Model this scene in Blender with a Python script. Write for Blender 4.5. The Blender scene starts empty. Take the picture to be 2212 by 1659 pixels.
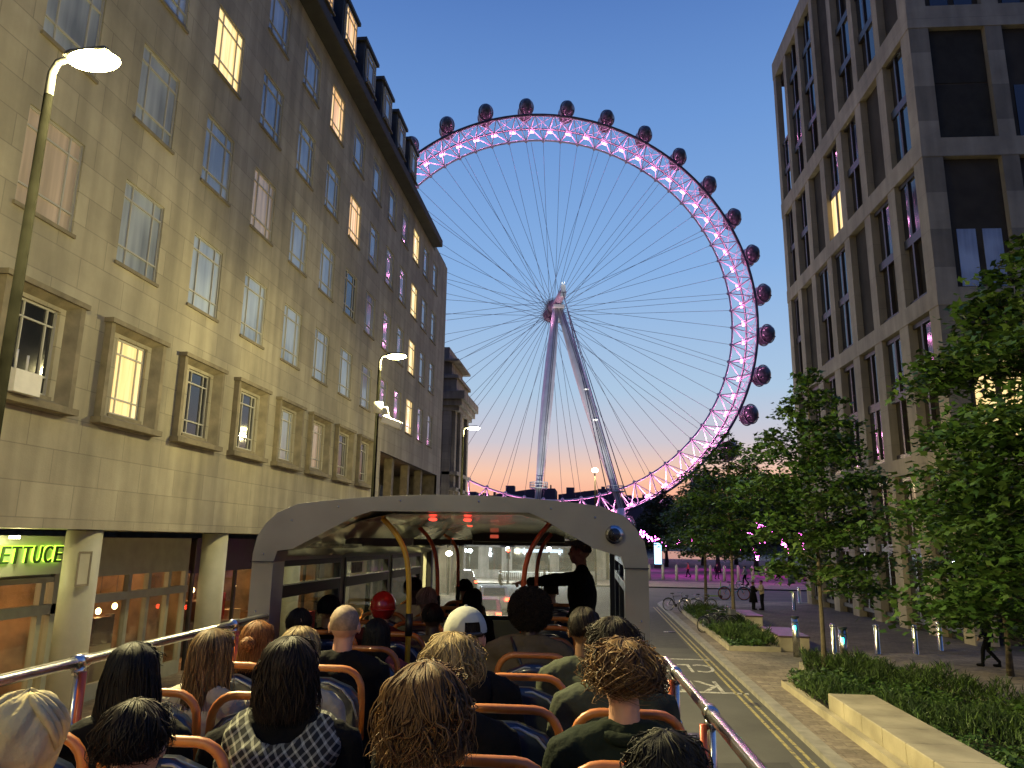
import bpy, bmesh, math, random
from mathutils import Vector, Matrix, Quaternion
sc = bpy.context.scene
COL = sc.collection
random.seed(7)
R = math.radians
# ------------------------------------------------------------------ camera
CAM = Vector((0, 0, 4.05))
yaw, pitch, roll = R(6.2), R(12.0), R(0.85)
fw = Vector((-math.sin(yaw)*math.cos(pitch), math.cos(yaw)*math.cos(pitch), math.sin(pitch)))
rt = Vector((math.cos(yaw), math.sin(yaw), 0)); up = rt.cross(fw)
r2 = rt*math.cos(roll)+up*math.sin(roll); u2 = -rt*math.sin(roll)+up*math.cos(roll)
cd = bpy.data.cameras.new('camera'); cam = bpy.data.objects.new('camera', cd); COL.objects.link(cam)
cd.sensor_width = 36; cd.lens = 36*1600/2212; cd.clip_end = 3000; cd.clip_start = .05
cam.matrix_world = Matrix((( r2.x, u2.x, -fw.x, CAM.x), (r2.y, u2.y, -fw.y, CAM.y), (r2.z, u2.z, -fw.z, CAM.z), (0, 0, 0, 1)))
sc.camera = cam
sc.view_settings.view_transform = 'Standard'; sc.view_settings.look = 'None'
sc.view_settings.exposure = .35; sc.view_settings.gamma = 1
sc.cycles.use_light_tree = True
sc.cycles.max_bounces = 6; sc.cycles.transparent_max_bounces = 12; sc.cycles.sample_clamp_indirect = 4
# ------------------------------------------------------------------ world: dusk sky, brighter and warmer towards the sunset ahead
def lin(r, g, b):
    f = lambda c: (c/255/12.92) if c/255 <= .04045 else ((c/255+.055)/1.055)**2.4
    return (f(r), f(g), f(b), 1)
w = bpy.data.worlds.new('World'); sc.world = w; w.use_nodes = True
nt = w.node_tree; N = nt.nodes; L = nt.links; bg = N['Background']
tc = N.new('ShaderNodeTexCoord'); sx = N.new('ShaderNodeSeparateXYZ'); L.new(tc.outputs['Generated'], sx.inputs[0])
asn = N.new('ShaderNodeMath'); asn.operation = 'ARCSINE'; L.new(sx.outputs['Z'], asn.inputs[0])
mr = N.new('ShaderNodeMapRange'); mr.inputs['From Max'].default_value = R(60); L.new(asn.outputs[0], mr.inputs['Value'])
def ramp(stops):
    c = N.new('ShaderNodeValToRGB'); e = c.color_ramp.elements
    while len(e) < len(stops): e.new(.5)
    for k, (p, q) in enumerate(stops): e[k].position = p; e[k].color = q
    L.new(mr.outputs[0], c.inputs[0]); return c
west = ramp([(0, lin(208, 122, 100)), (.045, lin(228, 154, 124)), (.085, lin(226, 180, 154)), (.125, lin(186, 180, 188)),
             (.19, lin(156, 180, 204)), (.34, lin(122, 159, 205)), (.52, lin(97, 136, 192)), (.66, lin(76, 112, 172)), (1, lin(46, 80, 146))])
east = ramp([(0, lin(78, 78, 104)), (.1, lin(92, 92, 124)), (.3, lin(76, 98, 150)), (1, lin(46, 80, 146))])
dotn = N.new('ShaderNodeVectorMath'); dotn.operation = 'DOT_PRODUCT'; L.new(tc.outputs['Generated'], dotn.inputs[0]); dotn.inputs[1].default_value = (-.05, .998, 0)
mr2 = N.new('ShaderNodeMapRange'); mr2.inputs['From Min'].default_value = -.5; mr2.inputs['From Max'].default_value = .55; L.new(dotn.outputs['Value'], mr2.inputs['Value'])
mx = N.new('ShaderNodeMix'); mx.data_type = 'RGBA'; L.new(mr2.outputs[0], mx.inputs[0]); L.new(east.outputs[0], mx.inputs[6]); L.new(west.outputs[0], mx.inputs[7])
L.new(mx.outputs[2], bg.inputs[0]); bg.inputs[1].default_value = 1.0
# ------------------------------------------------------------------ helpers
MATS = {}
def mat(name, col, rough=.6, metal=0, var=None, bump=None, emis=None, es=0, spec=.5, coord='Object', trans=0, alpha=1, sheen=0, coat=0):
    m = bpy.data.materials.new(name); m.use_nodes = True; MATS[name] = m
    n = m.node_tree.nodes; l = m.node_tree.links; b = n['Principled BSDF']
    b.inputs['Base Color'].default_value = (*col[:3], 1); b.inputs['Roughness'].default_value = rough
    b.inputs['Metallic'].default_value = metal; b.inputs['Specular IOR Level'].default_value = spec
    b.inputs['Transmission Weight'].default_value = trans; b.inputs['Alpha'].default_value = alpha
    b.inputs['Sheen Weight'].default_value = sheen; b.inputs['Coat Weight'].default_value = coat
    if emis: b.inputs['Emission Color'].default_value = (*emis[:3], 1); b.inputs['Emission Strength'].default_value = es
    t = n.new('ShaderNodeTexCoord')
    if var:
        sca, amt = var[:2]
        k = n.new('ShaderNodeTexNoise'); k.inputs['Scale'].default_value = sca; k.inputs['Detail'].default_value = 6
        l.new(t.outputs[coord], k.inputs['Vector'])
        r = n.new('ShaderNodeMapRange'); r.inputs['From Min'].default_value = .3; r.inputs['From Max'].default_value = .7
        r.inputs['To Min'].default_value = 1-amt; r.inputs['To Max'].default_value = 1+amt; l.new(k.outputs['Fac'], r.inputs['Value'])
        v = n.new('ShaderNodeVectorMath'); v.operation = 'SCALE'; v.inputs[0].default_value = col[:3]
        l.new(r.outputs[0], v.inputs['Scale']); l.new(v.outputs[0], b.inputs['Base Color'])
    if bump:
        k = n.new('ShaderNodeTexNoise'); k.inputs['Scale'].default_value = bump[0]; k.inputs['Detail'].default_value = 5
        l.new(t.outputs[coord], k.inputs['Vector'])
        u = n.new('ShaderNodeBump'); u.inputs['Strength'].default_value = bump[1]; u.inputs['Distance'].default_value = bump[2] if len(bump) > 2 else .02
        l.new(k.outputs['Fac'], u.inputs['Height']); l.new(u.outputs[0], b.inputs['Normal'])
    return m
def emit(name, col, s):
    m = bpy.data.materials.new(name); m.use_nodes = True; n = m.node_tree.nodes; l = m.node_tree.links
    n.remove(n['Principled BSDF']); e = n.new('ShaderNodeEmission'); e.inputs[0].default_value = (*col[:3], 1); e.inputs[1].default_value = s
    l.new(e.outputs[0], n['Material Output'].inputs[0]); return m
def tag(o, label=None, cat=None, group=None, kind=None):
    if label: o['label'] = label
    if cat: o['category'] = cat
    if group: o['group'] = group
    if kind: o['kind'] = kind
    return o
def thing(name, loc, label=None, cat=None, group=None, rz=0):
    o = bpy.data.objects.new(name, None); COL.objects.link(o); o.location = loc; o.rotation_euler = (0, 0, rz)
    o.empty_display_size = .2
    return tag(o, label, cat, group)
def copy_tree(o, parent=None, loc=None, rz=None):
    c = o.copy(); COL.objects.link(c); c.parent = parent
    if loc is not None: c.location = loc
    if rz is not None: c.rotation_euler = (0, 0, rz)
    for ch in list(o.children): copy_tree(ch, c)
    return c
class MB:
    def __init__(s): s.v = []; s.f = []; s.m = []; s.sm = []
    def add(s, vs, fs, m=0, smooth=False):
        b = len(s.v); s.v += [tuple(x) for x in vs]
        for f in fs: s.f.append([b+i for i in f]); s.m.append(m); s.sm.append(smooth)
        return s
    def box(s, a, b, m=0):
        x0, y0, z0 = a; x1, y1, z1 = b
        return s.add([(x0,y0,z0),(x1,y0,z0),(x1,y1,z0),(x0,y1,z0),(x0,y0,z1),(x1,y0,z1),(x1,y1,z1),(x0,y1,z1)],
                     [(0,3,2,1),(4,5,6,7),(0,1,5,4),(1,2,6,5),(2,3,7,6),(3,0,4,7)], m)
    def obox(s, c, ax, ay, az, m=0):
        c = Vector(c); ax = Vector(ax); ay = Vector(ay); az = Vector(az)
        vs = [c+sx_*ax+sy_*ay+sz_*az for sz_ in (-1, 1) for sx_, sy_ in ((-1,-1),(1,-1),(1,1),(-1,1))]
        return s.add(vs, [(0,3,2,1),(4,5,6,7),(0,1,5,4),(1,2,6,5),(2,3,7,6),(3,0,4,7)], m)
    def tube(s, pts, r, n=8, m=0, cap=True, smooth=True, closed=False):
        pts = [Vector(p) for p in pts]; k = len(pts)
        rs = r if isinstance(r, (list, tuple)) else [r]*k
        vs = []; prev = None
        for i, p in enumerate(pts):
            if closed: t = pts[(i+1) % k]-pts[i-1]
            else: t = (pts[min(i+1, k-1)]-pts[max(i-1, 0)])
            if t.length < 1e-9: t = Vector((0, 0, 1))
            t.normalize()
            if prev is None:
                a = t.orthogonal().normalized()
            else:
                a = prev-t*prev.dot(t); a = a.normalized() if a.length > 1e-6 else t.orthogonal().normalized()
            prev = a; b = t.cross(a)
            for j in range(n):
                th = 2*math.pi*j/n; vs.append(p+(a*math.cos(th)+b*math.sin(th))*rs[i])
        fs = []
        for i in range(k if closed else k-1):
            for j in range(n):
                q = (i+1) % k
                fs.append((i*n+j, i*n+(j+1) % n, q*n+(j+1) % n, q*n+j))
        if cap and not closed: fs.append(tuple(reversed(range(n)))); fs.append(tuple(range((k-1)*n, k*n)))
        return s.add(vs, fs, m, smooth)
    def cyl(s, p0, p1, r0, r1=None, n=16, m=0, smooth=True):
        return s.tube([p0, p1], [r0, r0 if r1 is None else r1], n, m, True, smooth)
    def ell(s, c, r, nu=16, nv=10, m=0, M=None):
        c = Vector(c); vs = []; fs = []
        for i in range(nv+1):
            ph = math.pi*i/nv
            for j in range(nu):
                th = 2*math.pi*j/nu
                q = Vector((r[0]*math.sin(ph)*math.cos(th), r[1]*math.sin(ph)*math.sin(th), r[2]*math.cos(ph)))
                if M: q = M @ q
                vs.append(c+q)
        for i in range(nv):
            for j in range(nu): fs.append((i*nu+j, (i+1)*nu+j, (i+1)*nu+(j+1) % nu, i*nu+(j+1) % nu))
        return s.add(vs, fs, m, True)
    def prism(s, poly, z0, z1, m=0):
        n = len(poly); vs = [(x, y, z0) for x, y in poly]+[(x, y, z1) for x, y in poly]
        return s.add(vs, [tuple(reversed(range(n))), tuple(range(n, 2*n))]+[(i, (i+1) % n, n+(i+1) % n, n+i) for i in range(n)], m)
    def extr(s, poly3, d, m=0):
        n = len(poly3); d = Vector(d); vs = [Vector(p) for p in poly3]; vs += [p+d for p in vs]
        return s.add(vs, [tuple(reversed(range(n))), tuple(range(n, 2*n))]+[(i, (i+1) % n, n+(i+1) % n, n+i) for i in range(n)], m)
    def mesh(s, name, mats, off=None, bevel=0):
        me = bpy.data.meshes.new(name)
        vs = s.v if off is None else [(x-off[0], y-off[1], z-off[2]) for x, y, z in s.v]
        me.from_pydata(vs, [], s.f)
        mats = mats if isinstance(mats, (list, tuple)) else [mats]
        for q in mats: me.materials.append(q)
        me.polygons.foreach_set('material_index', s.m); me.polygons.foreach_set('use_smooth', s.sm)
        me.update(); return me
    def build(s, name, mats, parent=None, world=False, fix=True):
        off = parent.location if (parent is not None and world) else None
        me = s.mesh(name, mats, off)
        if fix:
            bm = bmesh.new(); bm.from_mesh(me); bmesh.ops.recalc_face_normals(bm, faces=bm.faces); bm.to_mesh(me); bm.free()
        o = bpy.data.objects.new(name, me); COL.objects.link(o); o.parent = parent
        return o
def link(name, me, parent=None, loc=(0, 0, 0), rot=None):
    o = bpy.data.objects.new(name, me); COL.objects.link(o); o.parent = parent; o.location = loc
    if rot: o.rotation_euler = rot
    return o
def bevel(o, w_, seg=2):
    md = o.modifiers.new('bevel', 'BEVEL'); md.width = w_; md.segments = seg; md.limit_method = 'ANGLE'; return o
def lamp(name, loc, col, e, r=.15, parent=None, kind='POINT', rot=None, size=None, spread=None):
    l = bpy.data.lights.new(name, kind); l.color = col[:3]; l.energy = e
    if kind == 'POINT': l.shadow_soft_size = r
    if kind == 'AREA':
        l.size = size or 1
        if spread: l.spread = spread
    o = bpy.data.objects.new(name, l); COL.objects.link(o); o.location = loc; o.parent = parent
    if rot: o.rotation_euler = rot
    return o
def text_mesh(s, size, depth, name='letter', slant=0):
    c = bpy.data.curves.new(name, 'FONT'); c.body = s; c.size = size; c.extrude = depth; c.shear = slant
    o = bpy.data.objects.new(name, c); COL.objects.link(o)
    dg = bpy.context.evaluated_depsgraph_get(); me = bpy.data.meshes.new_from_object(o.evaluated_get(dg))
    bpy.data.objects.remove(o); return me
YEL = (1.0, .85, .40)
# ------------------------------------------------------------------ shared materials
def ashlar(name, base, swap='YZ', streaks=.25):
    m = bpy.data.materials.new(name); m.use_nodes = True; n = m.node_tree.nodes; l = m.node_tree.links; b = n['Principled BSDF']
    b.inputs['Roughness'].default_value = .85
    t = n.new('ShaderNodeTexCoord'); s_ = n.new('ShaderNodeSeparateXYZ'); l.new(t.outputs['Object'], s_.inputs[0])
    c = n.new('ShaderNodeCombineXYZ'); l.new(s_.outputs['Y' if swap == 'YZ' else 'X'], c.inputs[0]); l.new(s_.outputs['Z'], c.inputs[1])
    br = n.new('ShaderNodeTexBrick'); l.new(c.outputs[0], br.inputs['Vector']); br.inputs['Scale'].default_value = 1
    br.inputs['Brick Width'].default_value = 1.35; br.inputs['Row Height'].default_value = .62; br.inputs['Mortar Size'].default_value = .010
    br.inputs['Color1'].default_value = (*[q*1.05 for q in base], 1); br.inputs['Color2'].default_value = (*[q*.86 for q in base], 1); br.inputs['Mortar'].default_value = (*[q*.66 for q in base], 1)
    k = n.new('ShaderNodeTexNoise'); k.inputs['Scale'].default_value = .35; k.inputs['Detail'].default_value = 8; k.inputs['Roughness'].default_value = .65; l.new(t.outputs['Object'], k.inputs['Vector'])
    r = n.new('ShaderNodeMapRange'); r.inputs['From Min'].default_value = .3; r.inputs['From Max'].default_value = .7; r.inputs['To Min'].default_value = .72; r.inputs['To Max'].default_value = 1.2; l.new(k.outputs['Fac'], r.inputs['Value'])
    mp = n.new('ShaderNodeMapping'); mp.inputs['Scale'].default_value = (1.2, 1.2, .12); l.new(t.outputs['Object'], mp.inputs[0])
    k2 = n.new('ShaderNodeTexNoise'); k2.inputs['Scale'].default_value = 1.6; k2.inputs['Detail'].default_value = 3; l.new(mp.outputs[0], k2.inputs['Vector'])
    r2_ = n.new('ShaderNodeMapRange'); r2_.inputs['From Min'].default_value = .35; r2_.inputs['From Max'].default_value = .65; r2_.inputs['To Min'].default_value = 1-streaks; r2_.inputs['To Max'].default_value = 1+streaks*.6; l.new(k2.outputs['Fac'], r2_.inputs['Value'])
    mu = n.new('ShaderNodeMath'); mu.operation = 'MULTIPLY'; l.new(r.outputs[0], mu.inputs[0]); l.new(r2_.outputs[0], mu.inputs[1])
    v = n.new('ShaderNodeVectorMath'); v.operation = 'SCALE'; l.new(br.outputs['Color'], v.inputs[0]); l.new(mu.outputs[0], v.inputs['Scale']); l.new(v.outputs[0], b.inputs['Base Color'])
    k3 = n.new('ShaderNodeTexNoise'); k3.inputs['Scale'].default_value = 30; l.new(t.outputs['Object'], k3.inputs['Vector'])
    ad = n.new('ShaderNodeMath'); ad.operation = 'MULTIPLY_ADD'; ad.inputs[1].default_value = -.9; l.new(br.outputs['Fac'], ad.inputs[0]); l.new(k3.outputs['Fac'], ad.inputs[2])
    bu = n.new('ShaderNodeBump'); bu.inputs['Strength'].default_value = .25; bu.inputs['Distance'].default_value = .02; l.new(ad.outputs[0], bu.inputs['Height']); l.new(bu.outputs[0], b.inputs['Normal'])
    return m
STONE = ashlar('portland_stone', (.36, .325, .225), streaks=.2)
STONEF = ashlar('old_stone', (.20, .175, .15), 'XZ', .3)
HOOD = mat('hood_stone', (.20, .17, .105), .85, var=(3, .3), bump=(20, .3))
WHITE = mat('white_paint', (.62, .60, .54), .5, var=(6, .08))
STEELW = mat('window_paint', (.36, .35, .30), .5)
DARK = mat('dark_paint', (.02, .02, .022), .45, var=(5, .2))
LEAD = mat('lead_roof', (.03, .032, .036), .6, var=(2, .3), bump=(8, .3))
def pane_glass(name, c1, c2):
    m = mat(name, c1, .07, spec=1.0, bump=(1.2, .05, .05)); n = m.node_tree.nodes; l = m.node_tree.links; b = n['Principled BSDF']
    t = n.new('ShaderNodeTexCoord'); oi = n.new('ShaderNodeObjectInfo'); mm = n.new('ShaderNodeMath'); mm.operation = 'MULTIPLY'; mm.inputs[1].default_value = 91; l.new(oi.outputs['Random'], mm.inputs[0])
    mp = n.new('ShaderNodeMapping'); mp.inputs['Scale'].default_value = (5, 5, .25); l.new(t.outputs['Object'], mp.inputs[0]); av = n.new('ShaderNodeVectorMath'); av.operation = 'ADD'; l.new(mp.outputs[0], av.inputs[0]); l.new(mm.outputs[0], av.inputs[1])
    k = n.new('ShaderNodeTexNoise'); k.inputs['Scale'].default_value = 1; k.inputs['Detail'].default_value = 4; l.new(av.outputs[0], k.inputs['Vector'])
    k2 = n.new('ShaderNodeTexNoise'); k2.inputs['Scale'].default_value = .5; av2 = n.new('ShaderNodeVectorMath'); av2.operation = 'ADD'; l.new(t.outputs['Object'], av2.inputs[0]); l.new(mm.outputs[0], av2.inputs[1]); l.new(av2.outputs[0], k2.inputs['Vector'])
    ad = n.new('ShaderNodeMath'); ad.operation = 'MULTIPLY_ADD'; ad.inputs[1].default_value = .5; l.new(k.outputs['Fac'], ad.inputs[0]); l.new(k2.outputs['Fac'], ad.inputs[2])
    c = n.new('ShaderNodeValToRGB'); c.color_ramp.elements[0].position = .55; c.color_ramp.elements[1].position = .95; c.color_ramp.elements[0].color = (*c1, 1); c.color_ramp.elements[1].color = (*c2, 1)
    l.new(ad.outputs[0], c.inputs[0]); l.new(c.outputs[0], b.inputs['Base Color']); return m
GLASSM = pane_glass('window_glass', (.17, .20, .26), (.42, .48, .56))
GLASSD = mat('dark_glass', (.016, .018, .022), .06, var=(.6, .4), spec=.9, bump=(.9, .04, .05))
CHROME = mat('brushed_steel', (.62, .62, .62), .24, 1, var=(30, .12), bump=(60, .08, .002))
def lit_curtain(name, c1, c2, s):
    m = bpy.data.materials.new(name); m.use_nodes = True; n = m.node_tree.nodes; l = m.node_tree.links; b = n['Principled BSDF']
    b.inputs['Base Color'].default_value = (.3, .25, .18, 1); b.inputs['Roughness'].default_value = .12
    t = n.new('ShaderNodeTexCoord'); mp = n.new('ShaderNodeMapping'); mp.inputs['Scale'].default_value = (7, 7, .35); l.new(t.outputs['Object'], mp.inputs[0])
    oi = n.new('ShaderNodeObjectInfo'); ad = n.new('ShaderNodeVectorMath'); ad.operation = 'ADD'; l.new(mp.outputs[0], ad.inputs[0])
    mm = n.new('ShaderNodeMath'); mm.operation = 'MULTIPLY'; mm.inputs[1].default_value = 37; l.new(oi.outputs['Random'], mm.inputs[0]); l.new(mm.outputs[0], ad.inputs[1])
    k = n.new('ShaderNodeTexNoise'); k.inputs['Scale'].default_value = 1; k.inputs['Detail'].default_value = 3; l.new(ad.outputs[0], k.inputs['Vector'])
    c = n.new('ShaderNodeValToRGB'); c.color_ramp.elements[0].position = .35; c.color_ramp.elements[1].position = .65
    c.color_ramp.elements[0].color = (*c1, 1); c.color_ramp.elements[1].color = (*c2, 1); l.new(k.outputs['Fac'], c.inputs[0])
    l.new(c.outputs[0], b.inputs['Emission Color']); b.inputs['Emission Strength'].default_value = s; return m
LITW = lit_curtain('lit_curtain', (.62, .30, .11), (1, .66, .30), .95)
LITY = lit_curtain('lit_room', (.75, .48, .16), (1, .74, .33), 1.15)
LITD = lit_curtain('dim_room', (.10, .07, .05), (.32, .22, .14), .5)
# ================================================================== GROUND
ASPH = mat('asphalt', (.075, .072, .062), .85, var=(.7, .22), bump=(140, .5, .01))
PAVE = bpy.data.materials.new('paving'); PAVE.use_nodes = True
def paving(m, c1, c2, bw, bh, rot=0):
    n = m.node_tree.nodes; l = m.node_tree.links; b = n['Principled BSDF']; b.inputs['Roughness'].default_value = .8
    t = n.new('ShaderNodeTexCoord'); mp = n.new('ShaderNodeMapping'); mp.inputs['Rotation'].default_value = (0, 0, rot); l.new(t.outputs['Object'], mp.inputs[0])
    br = n.new('ShaderNodeTexBrick'); br.inputs['Scale'].default_value = 1; br.inputs['Brick Width'].default_value = bw; br.inputs['Row Height'].default_value = bh; br.inputs['Mortar Size'].default_value = .008
    br.inputs['Color1'].default_value = (*c1, 1); br.inputs['Color2'].default_value = (*c2, 1); br.inputs['Mortar'].default_value = (*[q*.4 for q in c1], 1); l.new(mp.outputs[0], br.inputs['Vector'])
    k = n.new('ShaderNodeTexNoise'); k.inputs['Scale'].default_value = .5; k.inputs['Detail'].default_value = 7; l.new(t.outputs['Object'], k.inputs['Vector'])
    r = n.new('ShaderNodeMapRange'); r.inputs['From Min'].default_value = .3; r.inputs['From Max'].default_value = .7; r.inputs['To Min'].default_value = .65; r.inputs['To Max'].default_value = 1.25; l.new(k.outputs['Fac'], r.inputs['Value'])
    v = n.new('ShaderNodeVectorMath'); v.operation = 'SCALE'; l.new(br.outputs['Color'], v.inputs[0]); l.new(r.outputs[0], v.inputs['Scale']); l.new(v.outputs[0], b.inputs['Base Color'])
    bu = n.new('ShaderNodeBump'); bu.inputs['Strength'].default_value = .4; bu.inputs['Distance'].default_value = .01; bu.invert = True; ov = n.new('ShaderNodeTexNoise'); ov.inputs['Scale'].default_value = 6; ov.inputs['Detail'].default_value = 8; ov.inputs['Roughness'].default_value = .7; l.new(t.outputs['Object'], ov.inputs['Vector']); r3 = n.new('ShaderNodeMapRange'); r3.inputs['From Min'].default_value = .42; r3.inputs['From Max'].default_value = .6; r3.inputs['To Min'].default_value = .7; r3.inputs['To Max'].default_value = 1.08; l.new(ov.outputs['Fac'], r3.inputs['Value']); m3 = n.new('ShaderNodeMath'); m3.operation = 'MULTIPLY'; l.new(r.outputs[0], m3.inputs[0]); l.new(r3.outputs[0], m3.inputs[1]); l.new(m3.outputs[0], v.inputs['Scale']); l.new(br.outputs['Fac'], bu.inputs['Height']); l.new(bu.outputs[0], b.inputs['Normal'])
paving(PAVE, (.32, .265, .19), (.22, .175, .125), .6, .3)
PAVD = bpy.data.materials.new('dark_paving'); PAVD.use_nodes = True; paving(PAVD, (.155, .125, .088), (.11, .088, .062), .4, .2, .3)
KERB = mat('kerb_granite', (.27, .25, .20), .7, var=(3, .25), bump=(60, .3, .01))
SOIL = mat('soil', (.03, .024, .016), .95, var=(4, .3), bump=(15, .8, .05))
GRND = mat('ground_surface', (.07, .065, .055), .9, var=(.2, .3))
def sheet(name, poly, z, m, kind='structure'):
    b = MB(); b.add([(x, y, z) for x, y in poly], [tuple(range(len(poly)))]); o = b.build(name, m); tag(o, kind=kind); return o
sheet('ground', [(-1500, -400), (1500, -400), (1500, 2500), (-1500, 2500)], -.02, GRND)
sheet('road', [(-4.3, -60), (4.4, -60), (4.4, 53), (4.9, 55.2), (6.8, 57), (90, 54), (90, 70.5), (4.5, 72.9), (-90, 76), (-90, 58.5), (-12, 56.5), (-8.6, 54), (-7.4, 46), (-4.6, 36), (-4.3, 33)], 0, ASPH)
def slab(name, poly, z0, z1, m, kind='structure'):
    b = MB(); b.prism(poly, z0, z1); return tag(b.build(name, m), kind=kind)
slab('pavement_left', [(-4.45, -60), (-4.45, 33), (-4.75, 36), (-7.55, 46), (-8.75, 54), (-12, 56.4), (-90, 58.4), (-90, -60)], -.3, .12, PAVE)
slab('kerb_left', [(-4.3, -60), (-4.3, 33), (-4.6, 36), (-7.4, 46), (-8.6, 54), (-12, 56.5), (-12, 56.4), (-8.75, 54), (-7.55, 46), (-4.75, 36), (-4.45, 33), (-4.45, -60)], -.3, .123, KERB)
slab('kerb_right', [(4.4, -60), (4.4, 53), (4.9, 55.2), (6.8, 57), (90, 54), (90, 53.7), (6.95, 56.7), (5.15, 55), (4.7, 53), (4.7, -60)], -.3, .115, KERB)
slab('pavement_right', [(4.7, -60), (4.7, 53), (5.15, 55), (6.95, 56.7), (90, 53.7), (90, -60)], -.3, .10, PAVE)
slab('dark_paving', [(8.3, 30.6), (8.8, 30.9), (40, 32.3), (40, 53.5), (14.6, 54.6), (8.2, 50.2), (8.9, 43), (8.5, 36)], -.1, .104, PAVD)
slab('far_pavement', [(-90, 76), (4.5, 72.9), (90, 70.5), (90, 82), (5.3, 83.5), (-90, 86)], -.3, .10, PAVE)
slab('far_kerb', [(-90, 75.85), (4.5, 72.75), (90, 70.35), (90, 70.5), (4.5, 72.9), (-90, 76)], -.3, .11, DARK)
PLZ = mat('plaza_grass', (.07, .07, .06), .9, var=(.15, .35), bump=(3, .5, .1))
slab('plaza', [(-90, 86), (5.3, 83.5), (90, 82), (160, 210), (-160, 205)], -.3, .09, PLZ)
WAT = mat('river_water', (.02, .03, .04), .12, bump=(.6, .6, .3), var=(.05, .2))
sheet('river', [(-900, 206), (900, 212), (900, 430), (-900, 430)], -.012, WAT)
def worn(name, c, s, lo):
    m = mat(name, c, .75); n = m.node_tree.nodes; l = m.node_tree.links; b = n['Principled BSDF']; t = n.new('ShaderNodeTexCoord')
    k = n.new('ShaderNodeTexNoise'); k.inputs['Scale'].default_value = s; k.inputs['Detail'].default_value = 9; k.inputs['Roughness'].default_value = .75; l.new(t.outputs['Object'], k.inputs['Vector'])
    r = n.new('ShaderNodeMapRange'); r.inputs['From Min'].default_value = lo; r.inputs['From Max'].default_value = lo+.09; l.new(k.outputs['Fac'], r.inputs['Value'])
    x = n.new('ShaderNodeMix'); x.data_type = 'RGBA'; x.inputs[6].default_value = (.08, .076, .064, 1); x.inputs[7].default_value = (*c, 1); l.new(r.outputs[0], x.inputs[0]); l.new(x.outputs[2], b.inputs['Base Color']); return m
LINEY = worn('yellow_paint', (.40, .33, .12), 7, .42); LINEW = worn('white_road_paint', (.46, .44, .38), 5, .41)
PATCH = mat('asphalt_patch', (.05, .048, .044), .9, var=(3, .2), bump=(120, .5, .01))
for q in ([(1.6, 10, ), (3.6, 10.2), (3.7, 15.8), (1.7, 15.4)], [(2.3, 31.5), (3.8, 31.4), (3.9, 47), (2.5, 47.2)], [(-3.6, 20), (-2.5, 20), (-2.6, 30), (-3.7, 30)]): sheet('road_patch', q, .0035, PATCH)
b = MB()
for x0 in (3.92, 4.12): b.box((x0, -30, -.01), (x0+.075, 51, .004))
tag(b.build('double_yellow_lines', LINEY), kind='structure')
for x, y, s_ in ((2.2, 17.5, .32), (.4, 33, .35), (3.6, 37, .3)):
    b = MB(); b.cyl((x, y, -.02), (x, y, .006), s_, n=24); b.build('manhole_cover', DARK)['kind'] = 'structure'
b = MB()
for i in range(9): b.box((4.05+.03*i, 20.9, -.02), (4.065+.03*i, 21.3, .007))
b.build('drain_grating', DARK)['kind'] = 'structure'
b = MB(); b.box((1.2, 28.5, -.01), (4.2, 28.68, .004)); b.box((1.2, 22.42, -.01), (4.3, 22.6, .004)); 
for i in range(5): b.box((-.6, 40+i*3.2, -.01), (-.5, 41.6+i*3.2, .004))
tag(b.build('road_marking', LINEW), kind='structure')
for s_, y0, x1 in (('CLEAR', 27.45, 4.0), ('KEEP', 24.25, 3.68)):
    me = text_mesh(s_, 1.0, .003); me.materials.append(LINEW)
    xs = [v.co.x for v in me.vertices]; ys = [v.co.y for v in me.vertices]
    sxx = (2.9 if s_ == 'CLEAR' else 2.35)/(max(xs)-min(xs)); syy = 1.6/(max(ys)-min(ys)); mnx, mny = min(xs), min(ys)
    for v in me.vertices: v.co.x = -(v.co.x-mnx)*sxx; v.co.y = -(v.co.y-mny)*syy
    o = link('road_lettering', me, None, (x1, y0, .003)); tag(o, kind='structure')
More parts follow.
